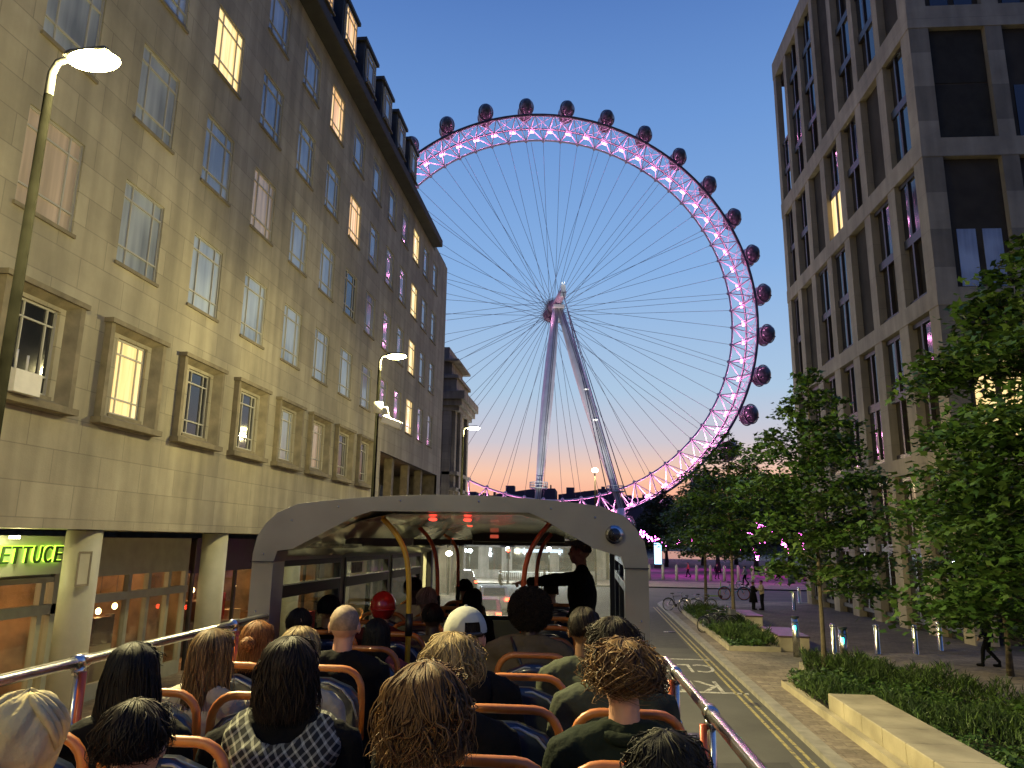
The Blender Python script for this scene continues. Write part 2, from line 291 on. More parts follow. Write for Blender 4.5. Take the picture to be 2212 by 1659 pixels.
# ================================================================== BIG BUILDING ON THE LEFT
FX = -9.8
Lb = thing('stone_office_building', (FX, 20, 0), 'long pale stone office block with steel windows on the left above the shops', 'building')
cols = [-.4, 2.4, 5.2, 8.0, 10.8, 13.58, 16.38, 19.17, 21.97, 24.7, 27.45, 30.2, 32.9, 35.5, 38.1, 40.6, 43.2]
rows = [9.65, 12.95, 16.2, 19.45]
WW, WH = 1.45, 1.85
wins = []
for k, y in enumerate(cols):
    for j, z in enumerate(rows): wins.append((y, z, y+WW, z+WH, k, j+1))
small = []
for k, y in enumerate(cols[:12]):
    c = y+.93; small.append((c-.52, 6.5, c+.52, 8.1, k, 0))
holes = [(a, b_, c, d) for a, b_, c, d, _, _ in wins+small]+[(33.7, 4.25, 46.6, 8.1)]
def wall_holes(mb, y0, y1, z0, z1, x, depth, holes, m=0, mrev=0, nx=1):
    ys = sorted(set([y0, y1]+[h[0] for h in holes]+[h[2] for h in holes])); zs = sorted(set([z0, z1]+[h[1] for h in holes]+[h[3] for h in holes]))
    for i in range(len(ys)-1):
        for j in range(len(zs)-1):
            cy, cz = (ys[i]+ys[i+1])/2, (zs[j]+zs[j+1])/2
            if any(h[0] < cy < h[2] and h[1] < cz < h[3] for h in holes): continue
            mb.add([(x, ys[i], zs[j]), (x, ys[i+1], zs[j]), (x, ys[i+1], zs[j+1]), (x, ys[i], zs[j+1])], [(0, 1, 2, 3)], m)
    for h in holes:
        a, b_, c, d = h; xi = x-depth*nx
        for p, q in (((a, b_), (c, b_)), ((c, b_), (c, d)), ((c, d), (a, d)), ((a, d), (a, b_))):
            mb.add([(x, p[0], p[1]), (x, q[0], q[1]), (xi, q[0], q[1]), (xi, p[0], p[1])], [(0, 1, 2, 3)], mrev)
mb = MB(); wall_holes(mb, -12, 47.7, 4.16, 22.05, FX, .13, holes)
mb.add([(FX, 47.7, 0), (FX-22, 47.7, 0), (FX-22, 47.7, 24.6), (FX-1.4, 47.7, 22.4), (FX, 47.7, 22.4)], [(0, 1, 2, 3, 4)])
mb.add([(FX-22, -12, 0), (FX-22, 47.7, 0), (FX-22, 47.7, 24.6), (FX-22, -12, 24.6)], [(0, 1, 2, 3)])
mb.add([(FX, -12, 4.25), (FX-22, -12, 4.25), (FX-22, -12, 24.6), (FX, -12, 22)], [(0, 1, 2, 3)])
mb.box((FX-.3, 43.6, 22.05), (FX+.003, 47.7, 22.45))
wall = mb.build('wall', STONE, Lb, True, fix=False)
# slab over the arcade, and recess at the far end
mb = MB(); mb.box((FX-6, -12, 4.16), (FX-.02, 33.7, 4.247)); mb.build('arcade_soffit', mat('soffit_paint', (.42, .38, .28), .7, var=(2, .15)), Lb, True)
mb = MB(); mb.box((FX-3.2, 33.7, 4.2), (FX-3.0, 46.6, 8.1)); mb.box((FX-3.0, 46.6, 0), (FX-.01, 46.85, 8.1)); mb.box((FX-3, 33.7, 8.1), (FX-.01, 46.6, 8.3)); mb.box((FX-3, 33.4, 0), (FX-.01, 33.7, 8.1)); mb.box((FX-3, 33.7, 4.0), (FX-.01, 46.6, 4.2)); mb.box((FX-3.2, 33.7, 0), (FX-3, 46.6, 4.2))
for y in (36.9, 40.2, 43.4): mb.box((FX-.7, y, 4.2), (FX-.3, y+.4, 8.1))
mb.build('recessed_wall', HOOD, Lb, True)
mb = MB(); mb.box((FX-.15, 33.7, 5.1), (FX-.08, 46.6, 5.16))
for i in range(60): mb.box((FX-.13, 33.8+i*.215, 4.2), (FX-.1, 33.83+i*.215, 5.1))
mb.build('balcony_railing', WHITE, Lb, True)
for y, mt_ in ((34.4, LITW), (37.6, LITW), (41, GLASSM), (44, GLASSM)):
    w_ = MB().box((FX-2.99, y, 4.9), (FX-2.93, y+2.0, 7.3)).build('balcony_window', STEELW, Lb, True)
    MB().box((.04, -.92, -1.12), (.09, .92, 1.12)).build('pane', mt_, w_).location = (FX-2.95-Lb.location.x-.05, y+1-20, 6.1)
# window: recessed steel frame with bars, pane a sub-part
def win_frame(w_, h_):
    m_ = MB(); t = .042
    m_.box((-.04, 0, 0), (.04, w_, t)); m_.box((-.04, 0, h_-t), (.04, w_, h_)); m_.box((-.04, 0, t), (.04, t, h_-t)); m_.box((-.04, w_-t, t), (.04, w_, h_-t))
    for z in (.2*h_, .79*h_): m_.box((-.03, t, z), (.043, w_-t, z+.034))
    for y in (.22*w_, .76*w_):
        for za, zb in ((t, .2*h_), (.2*h_+.045, .79*h_), (.79*h_+.045, h_-t)): m_.box((-.028, y, za), (.038, y+.028, zb))
    m_.box((.03, -.05, -.075), (.125, w_+.05, -.004), 1)
    return m_.mesh('window', [STEELW, HOOD])
def pane_mesh(w_, h_, m__): return MB().box((-.012, .02, .02), (.006, w_-.02, h_-.02)).mesh('pane', m__)
fr_b = win_frame(WW, WH); fr_s = win_frame(1.04, 1.6)
PV = {k: (pane_mesh(WW, WH, m_), pane_mesh(1.04, 1.6, m_)) for k, m_ in (('g', GLASSM), ('w', LITW), ('y', LITY), ('d', LITD), ('k', GLASSD))}
lit = {(5, 4): 'y', (6, 5): 'g'}
litmap = {(6, 3): 'y', (9, 4): 'w', (10, 3): 'w', (14, 4): 'y', (14, 3): 'y', (14, 2): 'y', (14, 1): 'y', (10, 2): 'k', (4, 1): 'd', (7, 2): 'd'}
for a, z, c, d, k, j in wins:
    o = link('window', fr_b, Lb, (-.075, a-20, z)); link('pane', PV[litmap.get((k, j), 'g')][0], o)
HW = MB()
def hood(mb, w_, h_):
    t = .12; p = .15; W_, H_ = w_+.94, h_+.36
    y0 = -.47; z0 = -.17
    mb.box((.004, y0-.08, z0-t+.02), (p+.08, y0+W_+.08, z0+.02))
    mb.box((.004, y0-.05, z0+H_), (p+.06, y0+W_+.05, z0+H_+t*.8))
    mb.box((.004, y0, z0+.02), (p, y0+.12, z0+H_)); mb.box((.004, y0+W_-.12, z0+.02), (p, y0+W_, z0+H_))
    mb.add([(p, y0+.12, z0+.02), (p, y0+.12, z0+H_), (-.10, 0, h_), (-.10, 0, 0)], [(0, 1, 2, 3)])
    mb.add([(p, y0+W_-.12, z0+.02), (p, y0+W_-.12, z0+H_), (-.10, w_, h_), (-.10, w_, 0)], [(0, 1, 2, 3)])
    mb.add([(p, y0+.12, z0+H_), (p, y0+W_-.12, z0+H_), (-.10, w_, h_), (-.10, 0, h_)], [(0, 1, 2, 3)])
    mb.add([(p, y0+.12, z0+.02), (p, y0+W_-.12, z0+.02), (-.10, w_, 0), (-.10, 0, 0)], [(0, 1, 2, 3)])
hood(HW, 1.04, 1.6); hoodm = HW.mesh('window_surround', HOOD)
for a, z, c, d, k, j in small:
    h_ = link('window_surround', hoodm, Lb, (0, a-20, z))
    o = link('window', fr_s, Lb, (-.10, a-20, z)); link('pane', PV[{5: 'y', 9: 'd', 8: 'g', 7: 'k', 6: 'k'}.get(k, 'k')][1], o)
# air conditioner box under the first hooded window
mb = MB(); mb.box((.10, 11.0-20, 6.36), (.36, 11.6-20, 6.74))
mb.build('air_conditioner', WHITE, Lb)
mb = MB(); mb.tube([(.2, 11.15-20, 6.74), (.2, 11.15-20, 7.1)], .02); mb.tube([(.2, 11.4-20, 6.74), (.2, 11.4-20, 7.05)], .02); mb.build('pipe', WHITE, Lb)
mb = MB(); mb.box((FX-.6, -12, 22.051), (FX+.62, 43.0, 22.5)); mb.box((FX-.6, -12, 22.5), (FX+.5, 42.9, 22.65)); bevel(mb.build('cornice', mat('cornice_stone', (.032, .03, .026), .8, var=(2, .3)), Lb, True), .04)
mb = MB(); mb.add([(FX+.2, -12, 22.6), (FX+.2, 42, 22.6), (FX-1.3, 41.4, 25.6), (FX-1.3, -12, 25.6), (FX-22, -12, 25.8), (FX-22, 41.4, 25.8), (FX-22, 42, 22.6)], [(0, 1, 2, 3), (3, 2, 5, 4)])
mb.add([(FX+.2, 42, 22.6), (FX-22, 42, 22.6), (FX-22, 41.4, 25.8), (FX-1.3, 41.4, 25.6)], [(0, 1, 2, 3)]); mb.build('roof', LEAD, Lb, True)
mb = MB(); mb.box((FX-1.5, 43.0, 22.452), (FX-.1, 47.6, 22.7)); mb.add([(FX-.3, 43, 22.7), (FX-.3, 47.6, 22.7), (FX-1.3, 47.4, 23.3), (FX-1.3, 43, 23.9)], [(0, 1, 2, 3)]); mb.build('roof_end', LEAD, Lb, True)
dm = MB(); dm.box((-1.6, -.85, 0), (.18, .85, 2.15)); dm.box((-1.7, -.98, 2.15), (.3, .98, 2.3)); dm = dm.mesh('dormer', LEAD)
dp = win_frame(1.3, 1.6); dpp = {k: pane_mesh(1.3, 1.6, m_) for k, m_ in (('g', GLASSM), ('d', LITD), ('y', LITW))}
for k, y in enumerate(cols[3:12]+[32.9, 35.5]):
    yy = y+.73
    d_ = link('dormer', dm, Lb, (0.05, yy-20, 22.9)); w_ = link('dormer_window', dp, d_, (.23, -.65, .35))
    pn = link('pane', dpp['y' if k in (5, 6) else 'g'], d_, (.225, -.65, .35))
# pillars and shopfronts beneath
PIL = mat('pillar_render', (.42, .40, .27), .55, var=(2, .12), bump=(25, .15))
for y in (3.6, 8.95, 14.3, 19.65, 25.0, 30.4):
    m_ = MB(); m_.cyl((FX-.4, y, .1), (FX-.4, y, 4.14), .33, .33, 32); m_.cyl((FX-.4, y, 4.14), (FX-.4, y, 4.17), .31, .31, 32, 1); m_.cyl((FX-.4, y, .1), (FX-.4, y, .3), .36, .36, 32); m_.build('pillar', [PIL, DARK], Lb, True)
SHOPF = mat('shopfront_paint', (.33, .33, .24), .5, var=(3, .12)); 
SGLASS = bpy.data.materials.new('shop_glass'); SGLASS.use_nodes = True
def thin_glass(m, tint=(.9, .93, .9), rough=.02, fac=.12, dirt=0):
    n = m.node_tree.nodes; l = m.node_tree.links; n.remove(n['Principled BSDF'])
    tr = n.new('ShaderNodeBsdfTransparent'); tr.inputs[0].default_value = (*tint, 1); gl = n.new('ShaderNodeBsdfGlossy'); gl.inputs['Roughness'].default_value = rough
    lw = n.new('ShaderNodeLayerWeight'); lw.inputs[0].default_value = .5; pw = n.new('ShaderNodeMath'); pw.operation = 'POWER'; pw.inputs[1].default_value = 4.5; l.new(lw.outputs['Facing'], pw.inputs[0])
    ad = n.new('ShaderNodeMath'); ad.operation = 'MULTIPLY_ADD'; ad.inputs[1].default_value = .7; ad.inputs[2].default_value = .03+fac*.2; l.new(pw.outputs[0], ad.inputs[0])
    mx_ = n.new('ShaderNodeMixShader'); l.new(ad.outputs[0], mx_.inputs[0]); l.new(tr.outputs[0], mx_.inputs[1]); l.new(gl.outputs[0], mx_.inputs[2])
    l.new(mx_.outputs[0], n['Material Output'].inputs[0])
thin_glass(SGLASS)
SX = -12.3
mb = MB()   # fascia, transoms, posts
mb.box((SX-.1, 17.2, 3.05), (SX+.12, 22.0, 4.0)); mb.box((SX-.02, 17.2, 2.42), (SX+.16, 22.0, 2.62)); mb.box((SX, -12, .12), (SX+.12, 22, .5))
for y in (17.25, 19.1, 20.0, 21.0, 21.9, 8, 10, 12, 13.9, 15.9, 6): mb.box((SX, y-.07, .5), (SX+.14, y+.07, 3.05))
mb.box((SX, -12, 3.0), (SX+.15, 17.1, 3.12)); mb.box((SX-.02, -12, 2.30), (SX+.16, 17.1, 2.52)); mb.box((SX-.05, 16.2, .12), (SX+.16, 17.1, 4.0)); mb.box((SX-.05, -12, 3.12), (SX+.05, 16.2, 4.0))
mb.build('shopfront', SHOPF, Lb, True)
mb = MB(); mb.box((SX-.1, 22.4, 2.95), (SX+.1, 33.4, 4.0)); 
for y in (22.4, 23.8, 25.2, 26.8, 28.4, 30, 31.6, 33.2): mb.box((SX, y-.05, .12), (SX+.1, y+.05, 2.95))
mb.box((SX, 22.4, .12), (SX+.1, 33.4, .4)); mb.build('restaurant_front', DARK, Lb, True)
MB().box((SX+.03, -12, .5), (SX+.045, 33.4, 3.04)).build('shop_window', SGLASS, Lb, True)
ROOM = mat('shop_interior', (.30, .19, .10), .8, var=(1.2, .7)); ROOM2 = mat('shop_back', (.22, .13, .07), .8, var=(1.5, .8))
mb = MB(); mb.box((SX-5.1, -12, .12), (SX-5, 33.4, 3.9)); mb.box((SX-5, -12, .05), (SX-.1, 33.4, .121)); mb.box((SX-5, -12, 3.85), (SX-.1, 33.4, 3.99)); mb.box((SX-5, 22.1, .12), (SX-.1, 22.3, 3.85)); mb.box((SX-5, 16.6, .12), (SX-.1, 16.8, 3.85)); mb.box((SX-5, 33.3, .12), (SX-.1, 33.4, 3.85)); mb.box((SX-5, -12.1, .12), (SX-.1, -12, 3.85))
mb.build('shop_room', ROOM, Lb, True)
FURN = [mat('shop_furniture', (.12, .06, .03), .5, var=(2, .5)), mat('shop_red', (.35, .03, .02), .5), mat('shop_cream', (.5, .4, .25), .6), mat('shop_wood', (.25, .13, .05), .5, var=(3, .4))]
rnd = random.Random(3)
mb = MB()
for i in range(70):
    x = SX-rnd.uniform(.8, 4.6); y = rnd.uniform(8, 33); s = rnd.uniform(.15, .5); h = rnd.choice([.75, .9, 1.2, 1.9])
    if abs(y-22.2) < .6 or abs(y-16.7) < .6: continue
    mb.box((x-s*.6, y-s, .12), (x+s*.6, y+s, h), rnd.randrange(4))
for i in range(26):
    y = rnd.uniform(8, 33); mb.box((SX-4.95, y, rnd.uniform(1.2, 1.6)), (SX-4.85, y+rnd.uniform(.4, 1.2), rnd.uniform(2, 2.8)), rnd.randrange(4))
mb.build('shop_fittings', FURN, Lb, True)
WB = emit('warm_bulb', (1, .62, .25), 14)
mbp = MB(); mbp.cyl((0, 0, 0), (0, 0, .9), .008, n=5, m=1); mbp.ell((0, 0, -.06), (.07, .07, .09), 10, 8, 0); pend = mbp.mesh('pendant_lamp', [WB, DARK])
for i, (x, y, z) in enumerate([(-13.6, 11.0, 2.2), (-14.5, 13.4, 2.2), (-13.7, 15.3, 2.3), (-13.3, 19.6, 2.1), (-13.5, 20.6, 2.15), (-13.3, 23.2, 2.3), (-13.4, 24.6, 2.35), (-14, 26.2, 2.2), (-13.6, 28, 2.3), (-15, 25.2, 2.2), (-13.8, 30.2, 2.3)]):
    o = link('pendant_lamp', pend, Lb, (x-FX, y-20, z))
for y in (9.5, 14, 19.3, 25, 30): lamp('shop_light', (-14.2-FX, y-20, 3.0), (1, .58, .28), 115, .3, Lb)
ow = emit('downlight', (1, .95, .5), 40)
m_ = MB(); m_.cyl((0, 0, -.02), (0, 0, .03), .09, n=16); dl = m_.mesh('downlight', ow)
for y in (8.2, 13.6): link('downlight', dl, Lb, (-1.35, y-20, 3.985))
lamp('soffit_light', (-1.35, 13.6-20, 3.7), (1, .9, .45), 14, .08, Lb)
# shop sign: the name in green back-lit letters on a pale panel
sg = thing('shop_sign', (-11.6, 12.2, 3.22), 'pale sign panel with green glowing letters LETTUCE above the shop window', 'sign')
MB().box((-.12, -1.0, 0), (0, 3.55, .80)).build('sign_panel', mat('sign_paint', (.46, .46, .38), .5), sg)
LG = emit('green_neon', (.50, 1, .06), 2.6); LDK = mat('letter_face', (.02, .05, .01), .5)
yy = 1.2
for ch in 'LETTUCE':
    me = text_mesh(ch, .50, .018, slant=.1); 
    xs = [v.co.x for v in me.vertices]; mn, mxx = min(xs), max(xs); wv = .24/(mxx-mn)
    for hh in (0, 1):
        m2 = me if hh == 0 else me.copy()
        m2.materials.clear(); m2.materials.append(LG if hh == 0 else LDK)
        o = link('letter', m2, sg, (.035+hh*.045, yy+(hh*.018), .26-hh*.012)); o.scale = (wv*(1.25 if hh == 0 else 1.0), 1, 1); o.rotation_euler = (R(90), 0, R(90))
    yy += .30
for y in (1.7, 2.6): lamp('sign_glow', (.25, y, .42), (.55, 1, .1), 1.6, .1, sg)
# projecting sign box on first pillar
b_ = thing('wall_plaque', (-9.85, 14.05, 3.1), 'small framed blank plaque fixed to the near round pillar', 'plaque')
mb = MB(); mb.box((-.02, -.35, 0), (.02, .0, .62), 0); mb.build('plaque_board', PIL, b_)
mb = MB(); mb.box((.021, -.37, -.02), (.03, -.33, .64)); mb.box((.021, -.02, -.02), (.03, .02, .64)); mb.box((.021, -.33, -.02), (.03, -.02, .02)); mb.box((.021, -.33, .6), (.03, -.02, .64)); mb.build('plaque_frame', HOOD, b_)
# ================================================================== DARK STONE HALL BEYOND
Hh = thing('classical_stone_hall', (-11, 60, 0), 'dark classical stone hall with stepped cornices just beyond the office block', 'building')
mb = MB(); mb.box((-34, 60, 0), (-11.2, 66, 17.4)); mb.box((-34, 60.4, 17.4), (-11.7, 65.6, 18.9)); mb.box((-34, 61, 18.9), (-12.1, 65, 20.4)); mb.build('wall', STONEF, Hh, True)
mb = MB()
for z0, z1, e in ((14.6, 15.0, .35), (15.0, 15.5, .6), (15.5, 16.2, .85), (17.4, 17.7, .2), (8.0, 8.3, .25), (9.3, 9.6, .3), (18.9, 19.1, .15)): mb.box((-34, 60-e, z0), (-11.2+e, 66+e, z1))
for i in range(2): mb.box((-11.2, 61.0+i*3.4, 0), (-10.95, 61.8+i*3.4, 14.6))
for i in range(5): mb.box((-12.2-i*2.9, 59.7, 0), (-11.5-i*2.9, 60, 14.6))
bevel(mb.build('cornice', STONEF, Hh, True), .03)
for i in range(5):
    for z in (3.2, 7.2, 11): MB().box((-13.7-i*2.9, 59.94, z), (-12.7-i*2.9, 60.02, z+2)).build('window', GLASSD, Hh, True)
# ================================================================== GRID BUILDING ON THE RIGHT
Rb = thing('stone_grid_building', (15.713, 33.95, 0), 'modern block with deep pale stone grid and dark tall windows on the right', 'building')
Rb.rotation_euler = (0, 0, math.atan(.03))
GRID = ashlar('grid_stone', (.35, .295, .20), streaks=.16)
for q_ in GRID.node_tree.nodes:
    if q_.type == 'TEX_BRICK': q_.inputs['Brick Width'].default_value = 3.1; q_.inputs['Row Height'].default_value = 1.85; q_.inputs['Color1'].default_value = (.355, .30, .205, 1); q_.inputs['Color2'].default_value = (.325, .275, .185, 1); PANEL = mat('bronze_panel', (.060, .050, .036), .85, var=(1, .2), spec=.12); PANL2 = mat('bronze_mullion', (.042, .034, .029), .4, var=(2, .2))
LV = [0, 8.0, 15.25, 22.65, 29.7, 42.2]; BH = [.8, .8, .9, 1.2]
LEN = 22.1; DEP = 26
# local frame: side face at x=0 running +y; front face at y=0 running +x
mb = MB(); mb.box((.42, .42, 0), (DEP, LEN-.5, 30)); mb.box((.42, .42, 30), (DEP, LEN-3.2, 41.3)); mb.box((.42, LEN-3.2, 40.6), (DEP, LEN-.1, 41.4)); mb.box((.9, LEN-3.2, 30), (3.5, LEN-.4, 35.5)); mb.box((5.5, LEN-3.2, 35.5), (DEP, LEN-.3, 40.6))
core = mb.build('wall', PANEL, Rb)
pitch_ = 3.13
mb = MB()
for k in range(8):
    y = .0+k*pitch_
    for i in range(5):
        ww = .95 if i < 2 else (.8 if i < 4 else .62)
        if k == 0: continue
        yy = min(y, LEN-ww)
        mb.box((.0, yy-.0, LV[i]+(.38 if i else 0)), (.45, yy+ww, LV[i+1]-.38))
mb.box((0, 0, 0), (.94, .9, 41.6)); mb.box((4.4, LEN-.6, 30), (5.0, LEN, 41.6))
for k in range(1, 8):
    x = .94+(k-1)*3.44+2.66
    for i in range(5): mb.box((x, 0, LV[i]+(.38 if i else 0)), (x+.78, .45, LV[i+1]-.38))
mb.build('pier', GRID, Rb)
mb = MB()
for z, h in ((8.0, .42), (15.25, .42), (22.65, .48), (29.7, .6), (42.0, .75)):
    mb.box((-.03, -.03, z-h), (.48, LEN+.03, z+h)); mb.box((.48, -.03, z-h), (DEP, .48, z+h))
mb.box((-.005, -.005, .1), (.945, .905, .5))
mb.build('floor_band', GRID, Rb)
rnd = random.Random(11)
def strip(x0, y0, x1, y1, z0, z1, m_, nm='window'):
    f = MB().box((x0, y0, z0), (x1, y1, z1)).build(nm, PANL2, Rb)
    return f
litR = {(3, 3, 0), (4, 6, 1)}
for k in range(7):
    ya = k*pitch_+(1.15 if k == 0 else .85); yb = (k+1)*pitch_-.05
    if yb-ya < .8: continue
    for i in range(5):
        z0, z1 = LV[i]+.45, LV[i+1]-.5; nh = 2 if i < 4 else 4
        if k == 6 and i == 4: z1 = 35.2; nh = 2
        if (k+i) % 3 == 1 and i > 1 and k < 6:
            MB().box((.34, ya+.05, z0), (.419, yb-.05, z1)).build('cladding_panel', PANEL, Rb); continue
        f = MB(); ym = ya+(yb-ya)*.55
        for q in range(nh+1):
            zz = z0+(z1-z0)*q/nh; f.box((.20, ya, max(z0, zz-.22)), (.415, yb, min(z1, zz+.22)))
        f.box((.21, ya, z0+.23), (.41, ya+.12, z1-.23)); f.box((.21, ym-.08, z0+.23), (.405, ym+.08, z1-.23))
        f = f.build('window', PANL2, Rb)
        for q in range(nh):
            za = z0+(z1-z0)*q/nh+.24; zb = z0+(z1-z0)*(q+1)/nh-.24
            isl = (k == 3 and i == 2) or (k == 5 and i == 1 and q == 1)
            mm_ = LITY if (k == 3 and i == 3 and q == 0) else (LITD if rnd.random() < .05 else GLASSD)
            if q != 1 and rnd.random() < .45 and mm_ is not LITY: continue
            MB().box((.30, ya+.13, za), (.34, ym-.09, zb)).build('pane', mm_, f)
            if rnd.random() < .4: MB().box((.26, ym+.09, za), (.34, yb-.02, zb)).build('pane', mm_, f)
for k in range(7):
    xa = .95+k*3.44; xb = xa+2.64
    for i in range(5):
        z0, z1 = LV[i]+.45, LV[i+1]-.5
        lo = z0+(z1-z0)*(.05 if i != 3 else .1)
        f = MB().box((xa, .30, z0), (xb, .415, z1)).build('front_bay', PANEL, Rb)
        if k == 0 and i == 3: 
            MB().box((xa+.05, .27, z0+.05), (xb-.05, .298, (z0+z1)/2-.05)).build('shutter', mat('shutter', (.045, .040, .030), .85, spec=.12, var=(2, .15)), f); MB().box((xa+.05, .27, (z0+z1)/2+.05), (xb-.05, .298, z1-.05)).build('shutter', MATS['shutter'], f); continue
        for q in range(2):
            x0 = xa+.35+q*1.15; mm_ = LITY if (i == 1 and k in (0, 1, 2)) or (i == 0 and k in (1, 2, 3)) else (GLASSM if i == 2 else GLASSD)
            hz = 2.9 if i in (2, 3) else 4.5
            MB().box((x0, .26, z0+.1), (x0+.85, .298, z0+hz)).build('pane', mm_, f)
# ground floor doors / posts along side
for k in range(6):
    y = 1.6+k*pitch_; MB().box((.36, y, .1), (.41, y+1.1, 3.0)).build('door', GLASSD, Rb)
# ================================================================== THE WHEEL
WC = Vector((-9.9, 200.7, 69.28)); yw = -.221
nrm = Vector((math.sin(yw), math.cos(yw), 0)); tn = Vector((math.cos(yw), -math.sin(yw), 0)); UZ = Vector((0, 0, 1))
Wb = thing('observation_wheel', (WC.x, WC.y, 0), 'giant pink lit observation wheel with glass capsules rising behind the street', 'ferris wheel')
RIMM = mat('rim_paint', (.55, .53, .55), .5); RIMD = mat('rim_rail', (.05, .045, .06), .5)
def WP(r, a, off): a = R(a); return WC+nrm*off+tn*(r*math.cos(a))+UZ*(r*math.sin(a))
A0 = .35; ST = 5.625; RI, RO = 54.1, 60.0; NO, FO, MO = 0.0, 8.0, 4.4
mb = MB()
def ring(r, off, rad, m=0, seg=128): mb.tube([WP(r, A0+360*k/seg, off) for k in range(seg)], rad, 6, m, closed=True)
ring(RI, MO, .30); ring(RO, NO, .36, 1); ring(RO-.15, NO+.6, .14); ring(RO, FO, .30, 1); ring(RO-.3, FO-.5, .12)
def bar(p, q, r, m=0): mb.tube([p, q], r, 4, m, cap=False)
for k in range(64):
    a = A0+k*ST; an = a+ST; ai = a+ST/2; ap = a-ST/2
    n0, f0, n1, f1 = WP(RO, a, NO), WP(RO, a, FO), WP(RO, an, NO), WP(RO, an, FO); i0, i1 = WP(RI, ai, MO), WP(RI, ap, MO)
    bar(n0, i0, .17); bar(n0, i1, .17); bar(f0, i0, .17); bar(f0, i1, .17)
    bar(n0, f0, .15); bar(f0, n1, .10); bar(n0, f1, .10)
    mid = WP(RO, a+ST/2, NO); bar(mid, WP(RO, a+ST/2, FO), .07); bar(mid, i0, .08)
    mb.ell(i0-(i0-WC).normalized()*.25, (.5, .5, .5), 8, 5)
mb.build('rim', [RIMM, RIMD], Wb, True, fix=False)
PE = emit('pink_lamp', (1, .26, .62), 9)
mb = MB(); mb.box((-.85, -.22, -.28), (.85, .22, .28)); fx = mb.mesh('rim_light', PE)
for k in range(64):
    a = A0+k*ST; p = WP(59.2, a, FO+.2)
    o = link('rim_light', fx, Wb, p-Wb.location); o.rotation_euler = Matrix((tn*-math.sin(R(a))+UZ*math.cos(R(a)), nrm, tn*math.cos(R(a))+UZ*math.sin(R(a)))).transposed().to_euler()
    if -70 < ((a+180) % 360-180) < 135 or True:
        low = math.sin(R(a)) < -.55
        lamp('rim_glow', WP(57.6, a, MO+.6)-Wb.location, (1, .30, .68), 1500 if low else 640, .5, Wb)
# spokes
SPK = mat('cable', (.10, .11, .14), .4, .6)
def cyl_mesh(name, p, q, r, m_, n=5):
    return MB().tube([p-Wb.location, q-Wb.location], r, n).mesh(name, m_)
for k in range(64):
    a = A0+ST/2+k*ST; off = .6 if k % 2 else 8.6
    link('spoke', cyl_mesh('spoke', WP(1.9, a, off), WP(RI-.6, a, MO), .055, SPK), Wb)
for k in range(16):
    a = A0+ST/2+k*22.5; s_ = 1 if k % 2 else -1; off = .6 if k % 4 < 2 else 8.6
    link('spoke', cyl_mesh('spoke', WP(1.9, a+s_*80, off), WP(RI-.6, a+4, MO), .055, SPK), Wb)
# capsules
CG = mat('capsule_glass', (.075, .082, .090), .15, spec=.25, alpha=.94, var=(.8, .6)); CF = mat('capsule_frame', (.22, .22, .24), .5)
CI = mat('capsule_floor', (.06, .05, .06), .6)
m_ = MB(); m_.ell((0, 0, 0), (2.0, 4.3, 2.15), 24, 16); capm = m_.mesh('capsule', CG)
m_ = MB()
for y in (-1.5, 1.5): m_.tube([(2.0*math.cos(t), y, 2.22*math.sin(t)) for t in [2*math.pi*i/24 for i in range(24)]], .14, 6, closed=True)
for t in (40, 140, 250, 290): m_.tube([(1.97*math.cos(R(t))*math.sqrt(max(0, 1-(y/3.9)**2)), y, 2.02*math.sin(R(t))*math.sqrt(max(0, 1-(y/3.9)**2))) for y in [-3.6+.6*i for i in range(13)]], .05, 4)
capf = m_.mesh('capsule_frame', CF)
m_ = MB(); m_.box((-1.5, -2.9, -1.05), (1.5, 2.9, -.8)); m_.box((-.3, -1, -.8), (.3, 1, -.35)); 
for i in range(6): m_.ell((-.8+.33*i, -1.8+.7*((i*7) % 5), -.1), (.2, .2, .75), 6, 5)
capi = m_.mesh('capsule_floor', CI)
m_ = MB()
CN = 0
for k in range(32):
    a = 7.55+k*11.25; p = WP(64.3, a, MO)-Wb.location; rot = Matrix((tn, nrm, UZ)).transposed().to_euler()
    c = link('capsule', capm, Wb, p, rot); c.scale = (1.08, 1.1, 1.28); link('capsule_frame', capf, c); link('capsule_floor', capi, c)
mb = MB()
for k in range(32):
    a = 7.55+k*11.25
    for off in (MO-1.5, MO+1.5):
        for da in (-1.6, 1.6): bar(WP(61.3, a, off), WP(60, a+da, NO if off < MO else FO), .14)
mb.build('capsule_mount', CF, Wb, True, fix=False)
for t_ in ():
    pass
# hub, spindle
HUBM = mat('hub_paint', (.16, .12, .15), .4, var=(.6, .4)); SPM = mat('spindle_paint', (.42, .30, .38), .35)
mb = MB(); ax = lambda o: WC+nrm*o
mb.cyl(ax(.2), ax(1.1), 1.95, n=28); mb.cyl(ax(8.1), ax(9.0), 1.95, n=28); mb.cyl(ax(.6), ax(8.6), 1.25, n=24)
for off in (.65, 8.55):
    for k in range(32): a = A0+ST/2+k*11.25; mb.tube([WP(1.8, a, off), WP(3.0, a, off)], [.17, .06], 5)
mb.build('hub', HUBM, Wb, True)
mb = MB(); mb.tube([ax(1.0), ax(-3), ax(-9), ax(-12.5)], [1.2, 1.15, 1.05, .95], 20); mb.build('spindle', SPM, Wb, True)
mb = MB(); e = ax(-12.6); mb.obox(e+UZ*.9, tn*.6, nrm*.5, UZ*1.0); mb.obox(e+UZ*-.8, tn*.7, nrm*.45, UZ*.5); mb.tube([e+UZ*1.8, e+UZ*2.9+tn*.5], .12); mb.tube([e+UZ*1.8, e+UZ*2.8-tn*.4], .12)
